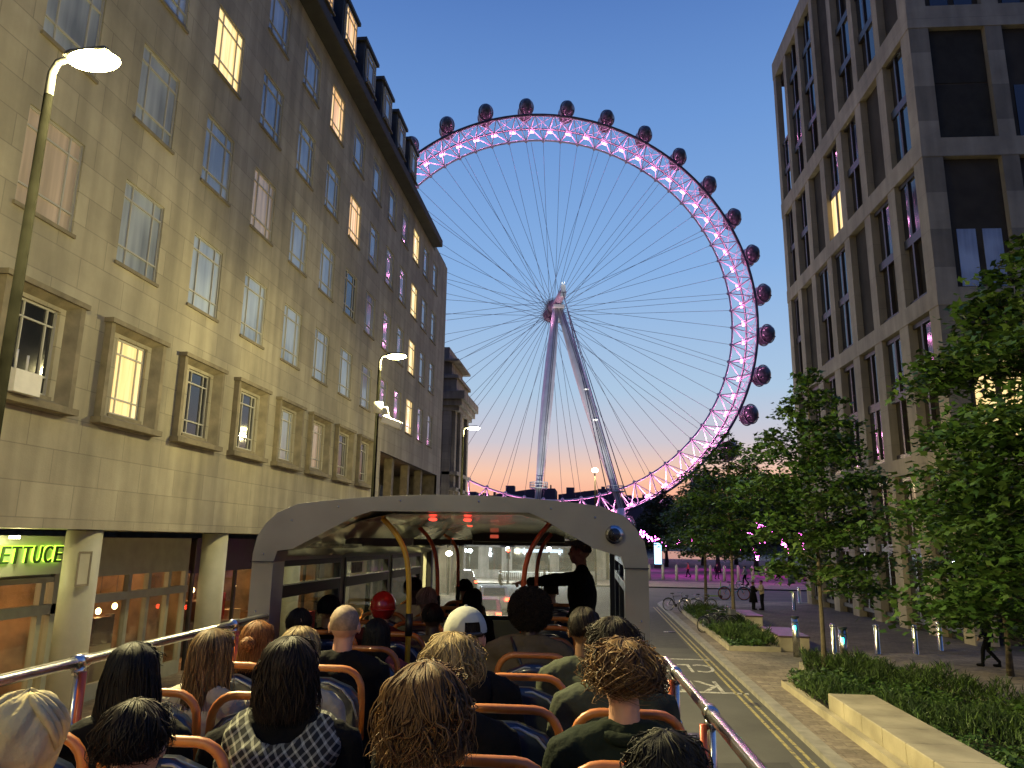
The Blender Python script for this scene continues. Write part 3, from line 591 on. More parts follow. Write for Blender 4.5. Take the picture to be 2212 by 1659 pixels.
mb.obox(ax(-5)-UZ*1.8, tn*1.5, nrm*1.6, UZ*.35); mb.build('spindle_head', mat('white_steel', (.6, .62, .6), .4), Wb, True)
lamp('hub_light', ax(-13.5)+UZ*4-Wb.location, (1, 1, .9), 260, .3, Wb)
lamp('hub_light', ax(-7)-UZ*5+tn*-4-Wb.location, (1, .4, .7), 350, .5, Wb)

for q, e_ in ((10, 60000), (-14, 50000)):  # added spots with no seen source, to lighten the wheel legs
    lp = ax(-48)-UZ*66+tn*q; so = lamp('leg_fill_light', lp-Wb.location, (1, .97, .9), e_, .6, Wb, 'SPOT'); so.data.spot_size = R(46); so.data.spot_blend = .7
    so.rotation_euler = (ax(-14)-UZ*22-lp).to_track_quat('-Z', 'Y').to_euler()
WST = MATS['white_steel']; LEGM = mat('leg_paint', (.58, .57, .56), .35, .2, var=(.3, .15))
# support legs: solve feet on a vertical plane 29 m landward of the hub
def ray(px, py): return (fw+r2*((px-1106)/1600)-u2*((py-829.5)/1600)).normalized()
def onpl(px, py, p0, n_): d = ray(px, py); t = (p0-CAM).dot(n_)/d.dot(n_); return CAM+d*t
fpl = WC-nrm*27
F1 = onpl(1160, 1092, fpl, nrm); F2 = onpl(1342, 1100, fpl, nrm)
for i, (F_, s_) in enumerate(((F1, -1), (F2, 1))):
    T = ax(-4.5)-UZ*2.0+tn*(.55*s_); B = F_.copy()
    m_ = MB(); pts = [B.lerp(T, t) for t in (0, .12, .3, .5, .7, .88, 1)]; rs = [.65, .85, 1.25, 1.5, 1.42, 1.1, .85]
    m_.tube(pts, rs, 20); lg = m_.build('support_leg', LEGM, Wb, True)
    m_ = MB(); d = (T-B).normalized(); side = d.cross(nrm).normalized(); fr = side.cross(d)
    for q in (.1, -.35): m_.tube([B.lerp(T, t)-fr*(rs[j]+.08)*(1 if fr.dot(nrm) > 0 else -1)+side*q for j, t in enumerate((0, .12, .3, .5, .7, .88, 1))], .07, 4)
    m_.build('leg_ladder', RIMD, lg, False).location = -Wb.location
    if i:
        for t__ in (.40, .55): c_ = B.lerp(T, t__)-nrm*1.6; o_ = MB().obox(c_, tn*.5, nrm*.1, UZ*.10).build('leg_lamp', emit('leg_lamp_glow', (1, .98, .9), 3), lg); o_.location = -Wb.location
    pl = B.lerp(T, .075); m_ = MB(); m_.cyl(pl-UZ*.12, pl+UZ*.12, 2.1, n=12)
    for z in (.7, 1.3): m_.tube([pl+UZ*z+tn*2.1*math.cos(t)+nrm*2.1*math.sin(t) for t in [2*math.pi*j/12 for j in range(12)]], .08, 4, closed=True)
    for j in range(12): t = 2*math.pi*j/12; m_.tube([pl+tn*2.1*math.cos(t)+nrm*2.1*math.sin(t), pl+UZ*1.3+tn*2.1*math.cos(t)+nrm*2.1*math.sin(t)], .08, 4)
    m_.build('leg_platform', WST, lg, False).location = -Wb.location
    m_ = MB(); m_.tube([B, Vector((B.x, B.y-3, 0))], 1.0, 12); m_.cyl((B.x, B.y-1.5, 0), (B.x, B.y-1.5, 1), 3.2, n=16); m_.build('leg_footing', LEGM, lg, False).location = -Wb.location
m_ = MB(); pl = ax(-5.2)-UZ*6
m_.obox(pl, tn*1.6, nrm*.8, UZ*.12)
for z in (.7, 1.4): m_.tube([pl-nrm*.8+UZ*z-tn*1.6, pl-nrm*.8+UZ*z+tn*1.6], .09, 4)
for q in (-1.6, 0, 1.6): m_.tube([pl-nrm*.8+tn*q, pl-nrm*.8+tn*q+UZ*1.4], .09, 4)
m_.build('inspection_platform', WST, Wb, True)
for i, (px, py) in enumerate(((1318, 1092), (1330, 1094), (1349, 1096), (1362, 1097))):
    Q = onpl(px, py, WC-nrm*52, nrm); link('backstay', cyl_mesh('backstay', ax(-12.3)+UZ*(.8-.4*i), Q, .10, SPK), Wb)
# ================================================================== STREET LAMPS
POLE = mat('lamp_pole', (.004, .004, .003), .9, var=(6, .3), spec=0); LHEAD = mat('lamp_housing', (.05, .05, .045), .5)
LEDM = emit('lamp_glow', (1.0, .88, .36), 55)
def street_lamp(loc, h, label, e, arm=.30, beam=3.6, pt=.8):
    t = thing('street_lamp', loc, label, 'street lamp', 'street lamps along the pavement')
    m_ = MB(); m_.tube([(0, 0, 0), (0, 0, 1.6), (0, 0, 1.65), (0, 0, h-.35)], [.10, .09, .062, .042], 16); m_.cyl((0, 0, 0), (0, 0, .35), .13, .12); m_.build('pole', POLE, t)
    m_ = MB(); m_.tube([(0, 0, h-.35), (.0, 0, h-.10), (.05, 0, h+.02), (arm*.6, 0, h+.06)], [.042, .04, .036, .034], 10); m_.build('arm', LHEAD, t)
    m_ = MB(); m_.add([(arm*.5, -.12, h+.02), (arm*.5+.52, -.14, h+.05), (arm*.5+.52, .14, h+.05), (arm*.5, .12, h+.02), (arm*.5+.05, -.09, h+.11), (arm*.5+.46, -.10, h+.12), (arm*.5+.46, .10, h+.12), (arm*.5+.05, .09, h+.11)],
        [(0, 1, 2, 3), (7, 6, 5, 4), (0, 4, 5, 1), (1, 5, 6, 2), (2, 6, 7, 3), (3, 7, 4, 0)]); bevel(m_.build('lamp_head', LHEAD, t), .03)
    m_ = MB(); m_.ell((arm*.5+.29, 0, h+.015), (.27, .155, .07), 24, 12); m_.build('lamp_lens', LEDM, t)
    lamp('lamp_light', (arm*.5+.42, 0, h-.30), YEL, e*pt, .13, t)
    so = lamp('lamp_beam', (arm*.5+.42, 0, h-.32), YEL, e*beam, .15, t, 'SPOT', (0, R(-38), 0)); so.data.spot_size = R(150); so.data.spot_blend = .6
    return t
street_lamp((-5.40, 6.15, 0), 8.72, 'nearest street lamp on a dark pole at the left edge with a glaring yellow head', 760, beam=5.6, pt=1.1)
street_lamp((-5.52, 18.5, 0), 8.75, 'second street lamp standing before the stone facade left of the bus canopy', 800, beam=5.8, pt=1.1)
street_lamp((-5.3, 30.2, 0), 8.62, 'third street lamp seen beside the dark stone hall left of the wheel', 560, beam=6)
street_lamp((-5.5, -6.5, 0), 8.7, 'street lamp on the pavement behind the bus', 420, beam=1.2)
street_lamp((-5.5, -19, 0), 8.7, 'street lamp farther back along the pavement behind the bus', 700, beam=1.5)
cc = thing('security_camera', (-5.52, 18.5, 6.9), 'white security camera bracketed to the second lamp post', 'camera')
m_ = MB(); m_.tube([(.05, 0, .5), (.25, 0, .5), (.3, 0, .25)], .035, 8); m_.cyl((.02, 0, .35), (.02, 0, .65), .12, n=10); m_.build('bracket', WHITE, cc)
m_ = MB(); m_.obox((.42, -.05, .1), (.25, 0, -.09), (0, .1, 0), (.03, 0, .09)); m_.cyl((.25, 0, .1), (.25, 0, .3), .09); bevel(m_.build('camera_body', WHITE, cc), .02)
# far lamp over the canopy
def globe_lamp(loc, h, label, col, es, e, r=.28, arms=1):
    t = thing('globe_lamp', loc, label, 'street lamp', 'lamps around the junction')
    m_ = MB(); m_.tube([(0, 0, 0), (0, 0, h)], [.09, .05], 8); m_.build('pole', POLE if arms else CHROME, t)
    m_ = MB(); m_.ell((0, 0, h+.05), (r, r, r*.75), 12, 8); m_.build('lamp_glass', emit('globe_glow', col, es), t)
    if e: lamp('lamp_light', (0, 0, h-.5), col, e, .2, t)
    return t
globe_lamp((.35, 73.8, .1), 10.9, 'single tall lamp glowing against the orange sky between the wheel legs', (1, .82, .42), 14, 4200, .33)
for i, (px, py, Y, txt) in enumerate(((945+25, 1197, 57, 'leftmost yellow white lamp seen through the windscreen'), (1003, 1190, 76, 'left one of the close pair of white lamps in the windscreen'), (1015, 1191, 76.5, 'right one of the close pair of white lamps in the windscreen'), (1097, 1187, 74, 'white lamp above the red traffic light in the windscreen'), (1186, 1187, 74, 'white lamp at the right of the windscreen near the guide'))):
    d = ray(px, py); P = CAM+d*((Y-CAM.y)/d.y); globe_lamp((P.x, P.y, .05), P.z-.05, txt, (.85, .95, 1) if i else (1, .9, .6), 55, 1500 if i else 500, .24 if i else .25)
# ================================================================== JUNCTION: low building, traffic light, railing, vehicles
Jb = thing('low_pavilion', (-3, 84, 0), 'low dark pavilion across the junction seen through the windscreen', 'building')
mb = MB(); mb.box((-16, 84, 0), (1.5, 90, 5.6)); mb.box((-16.3, 83.7, 5.6), (1.8, 90.3, 6.0)); mb.box((1.5, 86, 0), (4.2, 90, 3.6)); mb.build('wall', STONEF, Jb, True)
for i in range(6): MB().box((-14+i*2.6, 83.93, 1.0), (-12.6+i*2.6, 84.05, 3.4)).build('window', GLASSD, Jb, True)
MB().box((-8.6, 83.9, 2.9), (-3.2, 84.04, 3.25)).build('lit_strip', emit('cool_strip', (.7, .85, 1), 1.6), Jb, True)
rl = thing('street_railing', (-5.5, 73.9, .1), 'white metal railing on the far kerb of the junction', 'railing')
mb = MB(); mb.tube([(-3.5, 0, 1.05), (3.5, 0, 1.05)], .04, 6); mb.tube([(-3.5, 0, .2), (3.5, 0, .2)], .03, 6)
for i in range(36): mb.tube([(-3.5+i*.2, 0, .2), (-3.5+i*.2, 0, 1.05)], .018, 4)
for i in range(4): mb.tube([(-3.5+i*2.33, 0, 0), (-3.5+i*2.33, 0, 1.15)], .04, 6)
mb.build('railing_bars', WHITE, rl)
tl = thing('traffic_light', (-8.05+.5, 72.2, .1), 'traffic light showing red below the middle lamp in the windscreen', 'traffic light')
m_ = MB(); m_.tube([(0, 0, 0), (0, 0, 3.3)], .07, 8); m_.build('pole', DARK, tl)
m_ = MB(); m_.box((-.2, -.15, 2.3), (.2, .15, 3.35)); m_.box((-.8, 0, 3.4), (.6, .05, 3.8)); bevel(m_.build('signal_box', DARK, tl), .03)
m_ = MB(); m_.ell((0, -.18, 3.12), (.16, .08, .16), 10, 6); m_.build('red_lens', emit('red_signal', (1, .04, .02), 22), tl)
m_ = MB(); m_.ell((0, -.16, 2.8), (.1, .04, .1), 10, 6); m_.ell((0, -.16, 2.5), (.1, .04, .1), 10, 6); m_.build('dark_lens', DARK, tl)
tl.location.x = (CAM+ray(1098, 1215)*(72.2/ray(1098, 1215).y)).x
CARW = mat('white_car_paint', (.62, .64, .66), .25, coat=.6); CARB = mat('black_car_paint', (.02, .018, .02), .2, coat=.6); TYRE = mat('tyre', (.015, .015, .015), .8); TAIL = emit('tail_glow', (1, .05, .02), 16)
CARM = mat('maroon_car_paint', (.13, .02, .08), .25, coat=.6)
def car(loc, rz, paint, label, tall=1.45, L_=4.3, W_=1.76, tail=True):
    t = thing('car', loc, label, 'car', 'vehicles at the junction', rz)
    hw = W_/2; prof = [(-L_/2, .35), (-L_/2-.03, .75), (-L_/2+.12, .95), (-L_/2+.65, tall), (-L_/2+2.2, tall+.02), (L_/2-1.35, .98), (L_/2-.1, .78), (L_/2, .4), (L_/2-.1, .25), (-L_/2+.1, .25)]
    prof2 = prof
    m_ = MB(); n = len(prof)
    vs = []
    for x in (-1, -.9, .9, 1):
        for y, z in prof:
            ins = (1 if abs(x) < .95 else 0); tap = .86 if z > 1.0 else 1
            zz = z-(0 if ins else .03)
            vs.append((x*hw*tap, y*(1 if ins else .985), zz))
    fs = []
    for k in range(3):
        for i in range(n): fs.append((k*n+i, k*n+(i+1) % n, (k+1)*n+(i+1) % n, (k+1)*n+i))
    fs += [tuple(reversed(range(n))), tuple(range(3*n, 4*n))]
    m_.add(vs, fs); bd = m_.build('body', paint, t); bevel(bd, .05)
    g = MB(); yb = -L_/2
    g.add([(-hw*.72, yb+.19, 1.0), (hw*.72, yb+.19, 1.0), (hw*.66, yb+.60, tall-.05), (-hw*.66, yb+.60, tall-.05)], [(0, 1, 2, 3)]); g.build('rear_window', GLASSD, t).location = (0, -.05, .02)
    for s in (-1, 1):
        g = MB(); g.add([(s*hw*.885, yb+.75, 1.02), (s*hw*.885, L_/2-1.5, 1.02), (s*hw*.87, yb+2.15, tall-.05), (s*hw*.87, yb+.8, tall-.06)], [(0, 1, 2, 3)]); g.build('side_window', GLASSD, t).location = (s*.012, 0, 0)
        g = MB(); g.obox((s*hw*.82, yb-.02, .82), (.12, 0, 0), (0, .04, 0), (0, 0, .09)); g.build('tail_light', TAIL, t)
        for y in (yb+.8, L_/2-.85):
            g = MB(); g.cyl((s*(hw-.2), y, .33), (s*(hw+.01), y, .33), .33, n=20); wo = g.build('wheel', TYRE, t); g = MB(); g.cyl((s*(hw-.02), y, .33), (s*(hw+.02), y, .33), .2, n=16); g.build('wheel_rim', CHROME, wo)
    g = MB(); g.obox((0, yb-.035, .62), (.26, 0, 0), (0, .012, 0), (0, 0, .06)); g.build('number_plate', WHITE, t)
    return t
car((-5.9, 45.5, 0), R(10), CARW, 'white car ahead in the lane seen through the windscreen')
car((-11.3, 62.5, 0), R(40), CARB, 'black cab with red tail lights at the left of the windscreen', tall=1.7)
car((-5.2, 36.5, 0), R(8), CARM, 'dark maroon car just ahead of the bus behind the white car')
# ================================================================== FAR SKYLINE
SKYL = mat('far_building', (.045, .05, .065), .8, var=(.05, .3))
def far_block(px0, px1, py, Y, label, py2=None, depth=30, win=0):
    t = thing('riverside_building', (0, Y, 0), label, 'building', 'dark buildings across the river')
    d0, d1 = ray(px0, py), ray(px1, py2 or py); a = CAM+d0*(Y/d0.y); c = CAM+d1*(Y/d1.y)
    t.location = ((a.x+c.x)/2, Y, 0)
    m_ = MB(); m_.add([(a.x, Y, 0), (c.x, Y, 0), (c.x, Y, c.z), (a.x, Y, a.z), (a.x, Y+depth, 0), (c.x, Y+depth, 0), (c.x, Y+depth, c.z), (a.x, Y+depth, a.z)], [(0, 1, 2, 3), (5, 4, 7, 6), (1, 5, 6, 2), (4, 0, 3, 7), (3, 2, 6, 7)]); m_.build('wall', SKYL, t, True)
    m_ = MB(); cx = (a.x+c.x)/2; w_ = abs(c.x-a.x); m_.box((cx-w_*.3, Y+4, min(a.z, c.z)-1), (cx-w_*.1, Y+12, max(a.z, c.z)+1.6)); m_.build('roof', SKYL, t, True); m_ = MB(); m_.box((cx+w_*.15, Y+4, min(a.z, c.z)-.5), (cx+w_*.22, Y+9, min(a.z, c.z)+2.4)); m_.build('roof_plant', SKYL, t, True)
far_block(900, 1028, 1062, 450, 'low dark block across the river left of the wheel legs')
far_block(1030, 1082, 1070, 460, 'lowest dark block between two riverside blocks')
far_block(1072, 1165, 1067, 452, 'sloping roofed dark block behind the left wheel leg', 1054)
far_block(1166, 1199, 1055, 440, 'square dark block just right of the left wheel leg')
far_block(1206, 1290, 1068, 452, 'long sloping dark block between the wheel legs', 1058)
far_block(1291, 1332, 1056, 446, 'dark block behind the right wheel leg')
far_block(1333, 1420, 1075, 450, 'dark block right of the right wheel leg')
far_block(1600, 1790, 1090, 470, 'dark block low behind the trees on the right')
# ================================================================== PLANTERS, BEDS, BOLLARDS
BLK = mat('planter_stone', (.38, .33, .22), .8, var=(1.2, .3), bump=(25, .3)); GRAN = mat('dark_cap', (.09, .06, .055), .35, var=(4, .3))
def stone_block(name, lo, hi, label, cap=None, seams=0):
    t = thing(name, ((lo[0]+hi[0])/2, (lo[1]+hi[1])/2, .1), label, 'bench')
    n = max(1, seams); m_ = MB(); L_ = hi[1]-lo[1]
    for i in range(n): m_.box((lo[0], lo[1]+L_*i/n+.006, .1), (hi[0], lo[1]+L_*(i+1)/n-.006, hi[2]))
    o = bevel(m_.build('stone_block', BLK, t, True), .02)
    if cap: m_ = MB(); m_.box((lo[0]-.03, lo[1]-.03, hi[2]+.002), (hi[0]+.03, hi[1]+.03, hi[2]+.06)); bevel(m_.build('seat_cap', GRAN, t, True), .01)
    return t
stone_block('stone_bench', (5.56, 6.0), (6.62, 19.5, .62) if False else (6.62, 19.5, .62), 'long pale stone block bench at the bottom right corner beside the road', None, 12)
stone_block('stone_bench', (7.1, 30.6), (8.2, 33.7, .62), 'stone block bench with dark cap beside the lit bollard', True, 2)
stone_block('stone_bench', (7.5, 39.0), (8.3, 42.3, .60), 'farther stone block bench with dark cap behind the parked bicycles', True, 2)
def bed_edge(poly, label):
    n = len(poly); t = thing('planting_bed', (sum(p[0] for p in poly)/n, sum(p[1] for p in poly)/n, .1), label, 'planter')
    m_ = MB()
    for i in range(n):
        a, c = Vector((*poly[i], 0)), Vector((*poly[(i+1) % n], 0)); d = (c-a).normalized(); q = Vector((-d.y, d.x, 0))*.09
        m_.obox((a+c)/2+Vector((0, 0, .17)), (c-a)/2+d*.085, q, (0, 0, .11))
    m_.build('kerb_edge', BLK, t, True); m_ = MB(); m_.prism(poly, .08, .2); m_.build('soil_bed', SOIL, t, True); return t
BED1 = [(5.45, 5), (10.6, 5), (10.4, 20.3), (8.8, 26.6), (6.9, 26.8), (6.05, 23.2), (5.45, 23.1)]
BED2 = [(5.25, 30.5), (7.0, 30.5), (7.0, 35.0), (7.6, 35.3), (7.3, 38.3), (5.2, 38.3), (5.25, 35.6)]
BED3 = [(5.25, 39.4), (7.3, 39.2), (7.3, 45.5), (5.3, 46)]
bed_edge(BED1, 'long planting bed with low shrubs in the bottom right corner'); bed_edge(BED2, 'planting bed of low shrubs beside the capped stone bench'); bed_edge(BED3, 'farther planting bed under the slim tree behind the bicycles')
BOL = mat('bollard_steel', (.55, .54, .50), .22, 1, var=(3, .15))
m_ = MB(); m_.tube([(0, 0, 0), (0, 0, .02), (0, 0, .96), (0, 0, .98), (0, 0, 1.0)], [.11, .085, .085, .08, .03], 20); bolm = m_.mesh('post', BOL); m_ = MB(); m_.tube([(0, 0, .9), (0, 0, .93)], .09, 20); bolr = m_.mesh('collar', DARK)
def bollard(x, y, label, h=1.0, r=1.0, grp='steel bollards on the right pavement'):
    t = thing('bollard', (x, y, .1), label, 'bollard', grp); o = link('post', bolm, t); o.scale = (r, r, h); o2 = link('collar', bolr, t); o2.scale = (r, r, h); return t
for x, y, l_ in ((9.05, 30.5, 'steel bollard just right of the slim sapling trunk'), (10.7, 30.7, 'steel bollard alone on the paving between the trees'), (12.15, 30.9, 'steel bollard nearest the big right hand tree'), (9.0, 29.4, 'steel bollard hidden partly by the sapling trunk'), (13.6, 32.2, 'steel bollard beneath the big tree crown'), (12.6, 50, 'slim bollard at the near foot of the grid building'), (14.5, 56, 'slim bollard beside the far corner of the grid building')): bollard(x, y, l_, 1.08, 1.15)
CY = emit('cyan_light', (.05, 1, .75), 7)
for x, y, h, l_ in ((7.38, 29.3, 1.38, 'tall steel light bollard with cyan light by the capped stone bench'), (8.2, 26.6, 1.3, 'tall steel light bollard with cyan light among the shrubs')):
    t = thing('light_bollard', (x, y, .1), l_, 'bollard'); m_ = MB(); m_.cyl((0, 0, 0), (0, 0, h), .13, n=24); m_.build('post', BOL, t); m_ = MB(); m_.cyl((0, 0, h), (0, 0, h+.05), .15, n=24); m_.cyl((0, 0, h-.18), (0, 0, h-.15), .135, n=24); m_.build('cap', DARK, t)
    m_ = MB(); m_.obox((-.06, -.125, h-.35), (.045, .0, 0), (0, .015, 0), (0, 0, .07)); bevel(m_.build('signal_light', CY, t), .02); lamp('light_glow', (-.08, -.3, h-.35), (.1, 1, .8), 1.2, .05, t)
STB = mat('stone_bollard', (.34, .33, .25), .7)
m_ = MB(); m_.tube([(0, 0, 0), (0, 0, 1.55), (0, 0, 1.6), (0, 0, 1.72)], [.17, .16, .10, .05], 10); fbm = m_.mesh('far_post', STB)
for i in range(11):
    x = 4.3+i*1.5+(.7 if i > 4 else 0); t = link('bollard', fbm, None, (x-.9, 87.2-(i*.06), .09)); tag(t, ('pale stone bollard on the plaza edge, number %s from the bus' % ['one', 'two', 'three', 'four', 'five', 'six', 'seven', 'eight', 'nine', 'ten', 'eleven'][i]), 'bollard', 'pale bollards along the plaza edge')
# ================================================================== TREES AND SHRUBS
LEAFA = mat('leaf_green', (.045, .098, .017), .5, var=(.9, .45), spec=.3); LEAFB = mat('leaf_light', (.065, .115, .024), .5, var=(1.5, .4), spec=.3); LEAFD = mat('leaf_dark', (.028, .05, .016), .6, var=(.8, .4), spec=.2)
for q in (LEAFA, LEAFB): 
    q.node_tree.nodes['Principled BSDF'].inputs['Subsurface Weight'].default_value = 0
BARK = mat('bark', (.12, .095, .06), .85, var=(5, .35), bump=(18, .8, .03)); BARKD = mat('dark_bark', (.03, .024, .02), .9)
def leaf(mb, p, s, rn, m, lobes=True, droop=.5):
    n_ = Vector((rn.gauss(0, .55), rn.gauss(0, .55), 1)).normalized(); a = n_.orthogonal().normalized(); a = Quaternion(n_, rn.uniform(0, 6.28)) @ a; b_ = n_.cross(a)
    if lobes:
        q = [p-a*s*.45, p-a*s*.12+b_*s*.42, p+a*s*.05+b_*s*.16, p+a*s*.55-n_*s*.12*droop, p+a*s*.05-b_*s*.16, p-a*s*.12-b_*s*.42]
        mb.add(q, [(0, 1, 2), (0, 2, 4), (2, 3, 4), (0, 4, 5)], m)
    else:
        mb.add([p-a*s*.5, p+b_*s*.28, p+a*s*.5-n_*s*.1, p-b_*s*.28], [(0, 1, 2, 3)], m)
def tree(loc, h, crown_r, base, label, n_leaf, ls, seed, mats=(LEAFA, LEAFB), bark=BARK, trunk_r=.09, lean=(0, 0), group='street trees on the right pavement', name='street_tree', tiers=9, squash=.22, top=.25, per=26, lobes=True):
    rn = random.Random(seed); t = thing(name, loc, label, 'tree', group)
    tb = MB(); lb = MB(); lean = Vector((*lean, 0)); H_ = h
    tp = [Vector((rn.gauss(0, .02)*i, rn.gauss(0, .02)*i, H_*i/8))+lean*(i/8)**1.5 for i in range(9)]
    tb.tube(tp, [trunk_r*(1.35 if i == 0 else 1)*(1-i/9.5) for i in range(9)], 10)
    cl = []
    nb = tiers*5
    for i in range(nb):
        u = (i+rn.random())/nb; z = base+(H_-base)*u; prof = math.sin(math.pi*min(1, (u*.82+.18)))**.6*(1-u*.35) if u < 1 else top
        prof = max(prof*(1 if u < .8 else (1-(u-.8)/.2*.6)), .14)
        L_ = crown_r*prof*rn.uniform(.6, 1.12); th = i*2.4+rn.uniform(-.4, .4)
        f = z/H_*8; k = min(7, int(f)); o = tp[k].lerp(tp[k+1], f-k); d = Vector((math.cos(th), math.sin(th), rn.uniform(.1, .45)))
        pts = [o, o+d*L_*.5, o+d*L_*.5+Vector((d.x, d.y, rn.uniform(-.1, .35)))*L_*.5]
        tb.tube(pts, [trunk_r*.36*(1-u*.6), trunk_r*.2, .006], 5)
        for q in range(3): cl.append((pts[1].lerp(pts[2], [-.45, .35, 1][q]), L_*[.22, .30, .28][q]+.18))
        for q in range(2):
            sd = Vector((math.cos(th+rn.uniform(.5, 1)*(1 if q else -1)), math.sin(th+rn.uniform(.5, 1)*(1 if q else -1)), rn.uniform(-.1, .3))); e_ = pts[1]+sd*L_*.45
            tb.tube([pts[1], e_], [trunk_r*.12, .005], 4); cl.append((e_, L_*.24+.16))
    tb.build('trunk', bark, t)
    tot = sum(r*r for _, r in cl)
    for c, r in cl:
        nn = max(4, int(n_leaf*r*r/tot)); mm = 1 if rn.random() < .35 else 0
        for _ in range(nn):
            v = Vector((rn.gauss(0, .5), rn.gauss(0, .5), rn.gauss(0, .5)*squash*1.6)); p = c+v*r; p.z -= (v.x*v.x+v.y*v.y)*r*.25
            leaf(lb, p, ls*rn.uniform(.6, 1.25), rn, mm if rn.random() < .8 else 1-mm, lobes)
    lb.build('crown', list(mats), t, fix=False)
    return t
tree((11.0, 18.6, .2), 11.6, 3.9, 1.8, 'big leafy tree filling the right edge in front of the grid building', 34000, .24, 5, trunk_r=.13, tiers=15, group='street trees on the right pavement')
tree((6.98, 24.6, .2), 9.5, 2.3, 2.4, 'slim young tree with drooping tiers between the two light bollards', 12500, .21, 8, trunk_r=.075, tiers=9)
tree((7.0, 39.4, .1), 9.6, 2.5, 3.2, 'slim tree by the parked bicycles with a pointed top', 12000, .21, 13, trunk_r=.10, tiers=9)
tree((7.05, 48.9, .1), 8.2, 2.9, 3.0, 'farther slim tree behind the first pair of bicycles', 11000, .24, 21, trunk_r=.11, tiers=8)
tree((13.2, 26.5, .1), 7.5, 2.2, 1.2, 'lower leafy tree at the right edge above the standing man', 13000, .19, 34, trunk_r=.09, tiers=8)
rnd = random.Random(5)
dk = None
spots = [(18, 112, 15), (25, 120, 16), (32, 128, 15.5), (13, 136, 13.5), (40, 122, 17), (21, 148, 14.5), (29, 158, 15.5), (38, 150, 15.5), (48, 140, 17), (16, 166, 13), (46, 165, 16), (56, 156, 17), (10.5, 152, 10.5)]
names_ = ['nearest of the dark plaza trees beside the bus canopy', 'dark plaza tree second along the near row', 'dark plaza tree third along the near row', 'dark plaza tree at the left end by the wheel leg', 'dark plaza tree behind the slim street trees', 'dark plaza tree in the middle row, left', 'dark plaza tree in the middle row, centre', 'dark plaza tree in the middle row, right', 'dark plaza tree close to the grid building', 'dark plaza tree in the back row, left', 'dark plaza tree in the back row, right', 'dark plaza tree hidden farthest right', 'small dark plaza tree at the foot of the right wheel leg']
for i, (x, y, h) in enumerate(spots):
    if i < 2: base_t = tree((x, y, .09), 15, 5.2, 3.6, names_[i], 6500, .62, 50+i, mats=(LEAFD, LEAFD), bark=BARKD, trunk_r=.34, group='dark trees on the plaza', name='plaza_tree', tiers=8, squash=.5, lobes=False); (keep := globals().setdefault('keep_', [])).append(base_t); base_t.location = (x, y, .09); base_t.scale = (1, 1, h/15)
    else:
        c = copy_tree(keep_[i % 2], None, (x, y, .09), rnd.uniform(0, 6)); c.scale = (h/15, h/15, h/15); tag(c, names_[i], 'tree', 'dark trees on the plaza')
# pink string lights in the plaza trees
PB = emit('pink_bulb', (1, .12, .75), 26)
strings = [((1383, 1150), (1412, 1168), 26, 92), ((1414, 1162), (1440, 1172), 16, 94), ((1441, 1162), (1476, 1172), 20, 90), ((1494, 1166), (1520, 1174), 12, 92), ((1520, 1172), (1560, 1176), 4, 92),
           ((1628, 1128), (1650, 1140), 16, 86), ((1602, 1150), (1630, 1156), 7, 88), ((1655, 1142), (1676, 1152), 10, 88), ((1690, 1165), (1701, 1195), 26, 84), ((1728, 1150), (1737, 1186), 14, 84), ((1628, 1186), (1636, 1210), 14, 84), ((1580, 1176), (1600, 1190), 4, 86), ((1635, 1166), (1650, 1170), 5, 88)]
sl = 'leftmost pink string beside the canopy|second pink string from the left|third pink string along the plaza edge|fourth pink string behind the slim tree|sparse pink string behind the slim tree crowns|pink cluster high in the gap of the trees|sparse pink string left of the high cluster|pink string sloping down from the high cluster|dense hanging pink cluster near the grid building|hanging pink string at the building corner|hanging pink string above the cyclist|few pink bulbs low between the crowns|faint pink string right of the crowns'.split('|')
for i, (a, c, n, Y) in enumerate(strings):
    rn = random.Random(i); m_ = MB(); pts = []
    for k in range(n):
        u = k/(n-1); px = a[0]+(c[0]-a[0])*u+rn.gauss(0, 2.0); py = a[1]+(c[1]-a[1])*u+rn.gauss(0, 2.8); yy = Y+rn.uniform(-1, 1); d = ray(px, py); p = CAM+d*(yy/d.y); pts.append(p)
    base = sum(pts, Vector())/n; t = thing('string_light', base, sl[i], 'fairy lights', 'pink fairy lights in the plaza trees')
    for p in pts: m_.ell(p, (.085, .085, .085), 6, 4)
    m_.build('bulb_chain', PB, t, True, fix=False)['kind'] = 'stuff'
    m_ = MB(); m_.tube([p for p in pts], .012, 4); m_.build('wire', DARK, t, True, fix=False)
for x, y, e in ((12, 100, 900), (24, 104, 1000), (34, 100, 900), (8, 118, 700), (20, 126, 800), (44, 112, 800), (17, 90, 350), (30, 90, 350)): (lambda o: (setattr(o.data, 'spot_size', R(150)), setattr(o.data, 'spot_blend', .5)))(lamp('plaza_floodlight', (x, y, 4.6), (1, .04, .75), e*2.0, .3, kind='SPOT'))
# lit poster panel
t = thing('advert_panel', (0, 0, 0), 'small lit blue white poster panel standing among the plaza trunks', 'sign'); d = ray(1421, 1187); P = CAM+d*(118/d.y); t.location = (P.x, 118, .09)
MB().box((-.65, 0, .3), (.65, .2, P.z+1.0)).build('panel_case', DARK, t); MB().box((-.55, -.02, .9), (.55, .0, P.z+.9)).build('screen', emit('poster', (.35, .7, 1), 2.6), t)
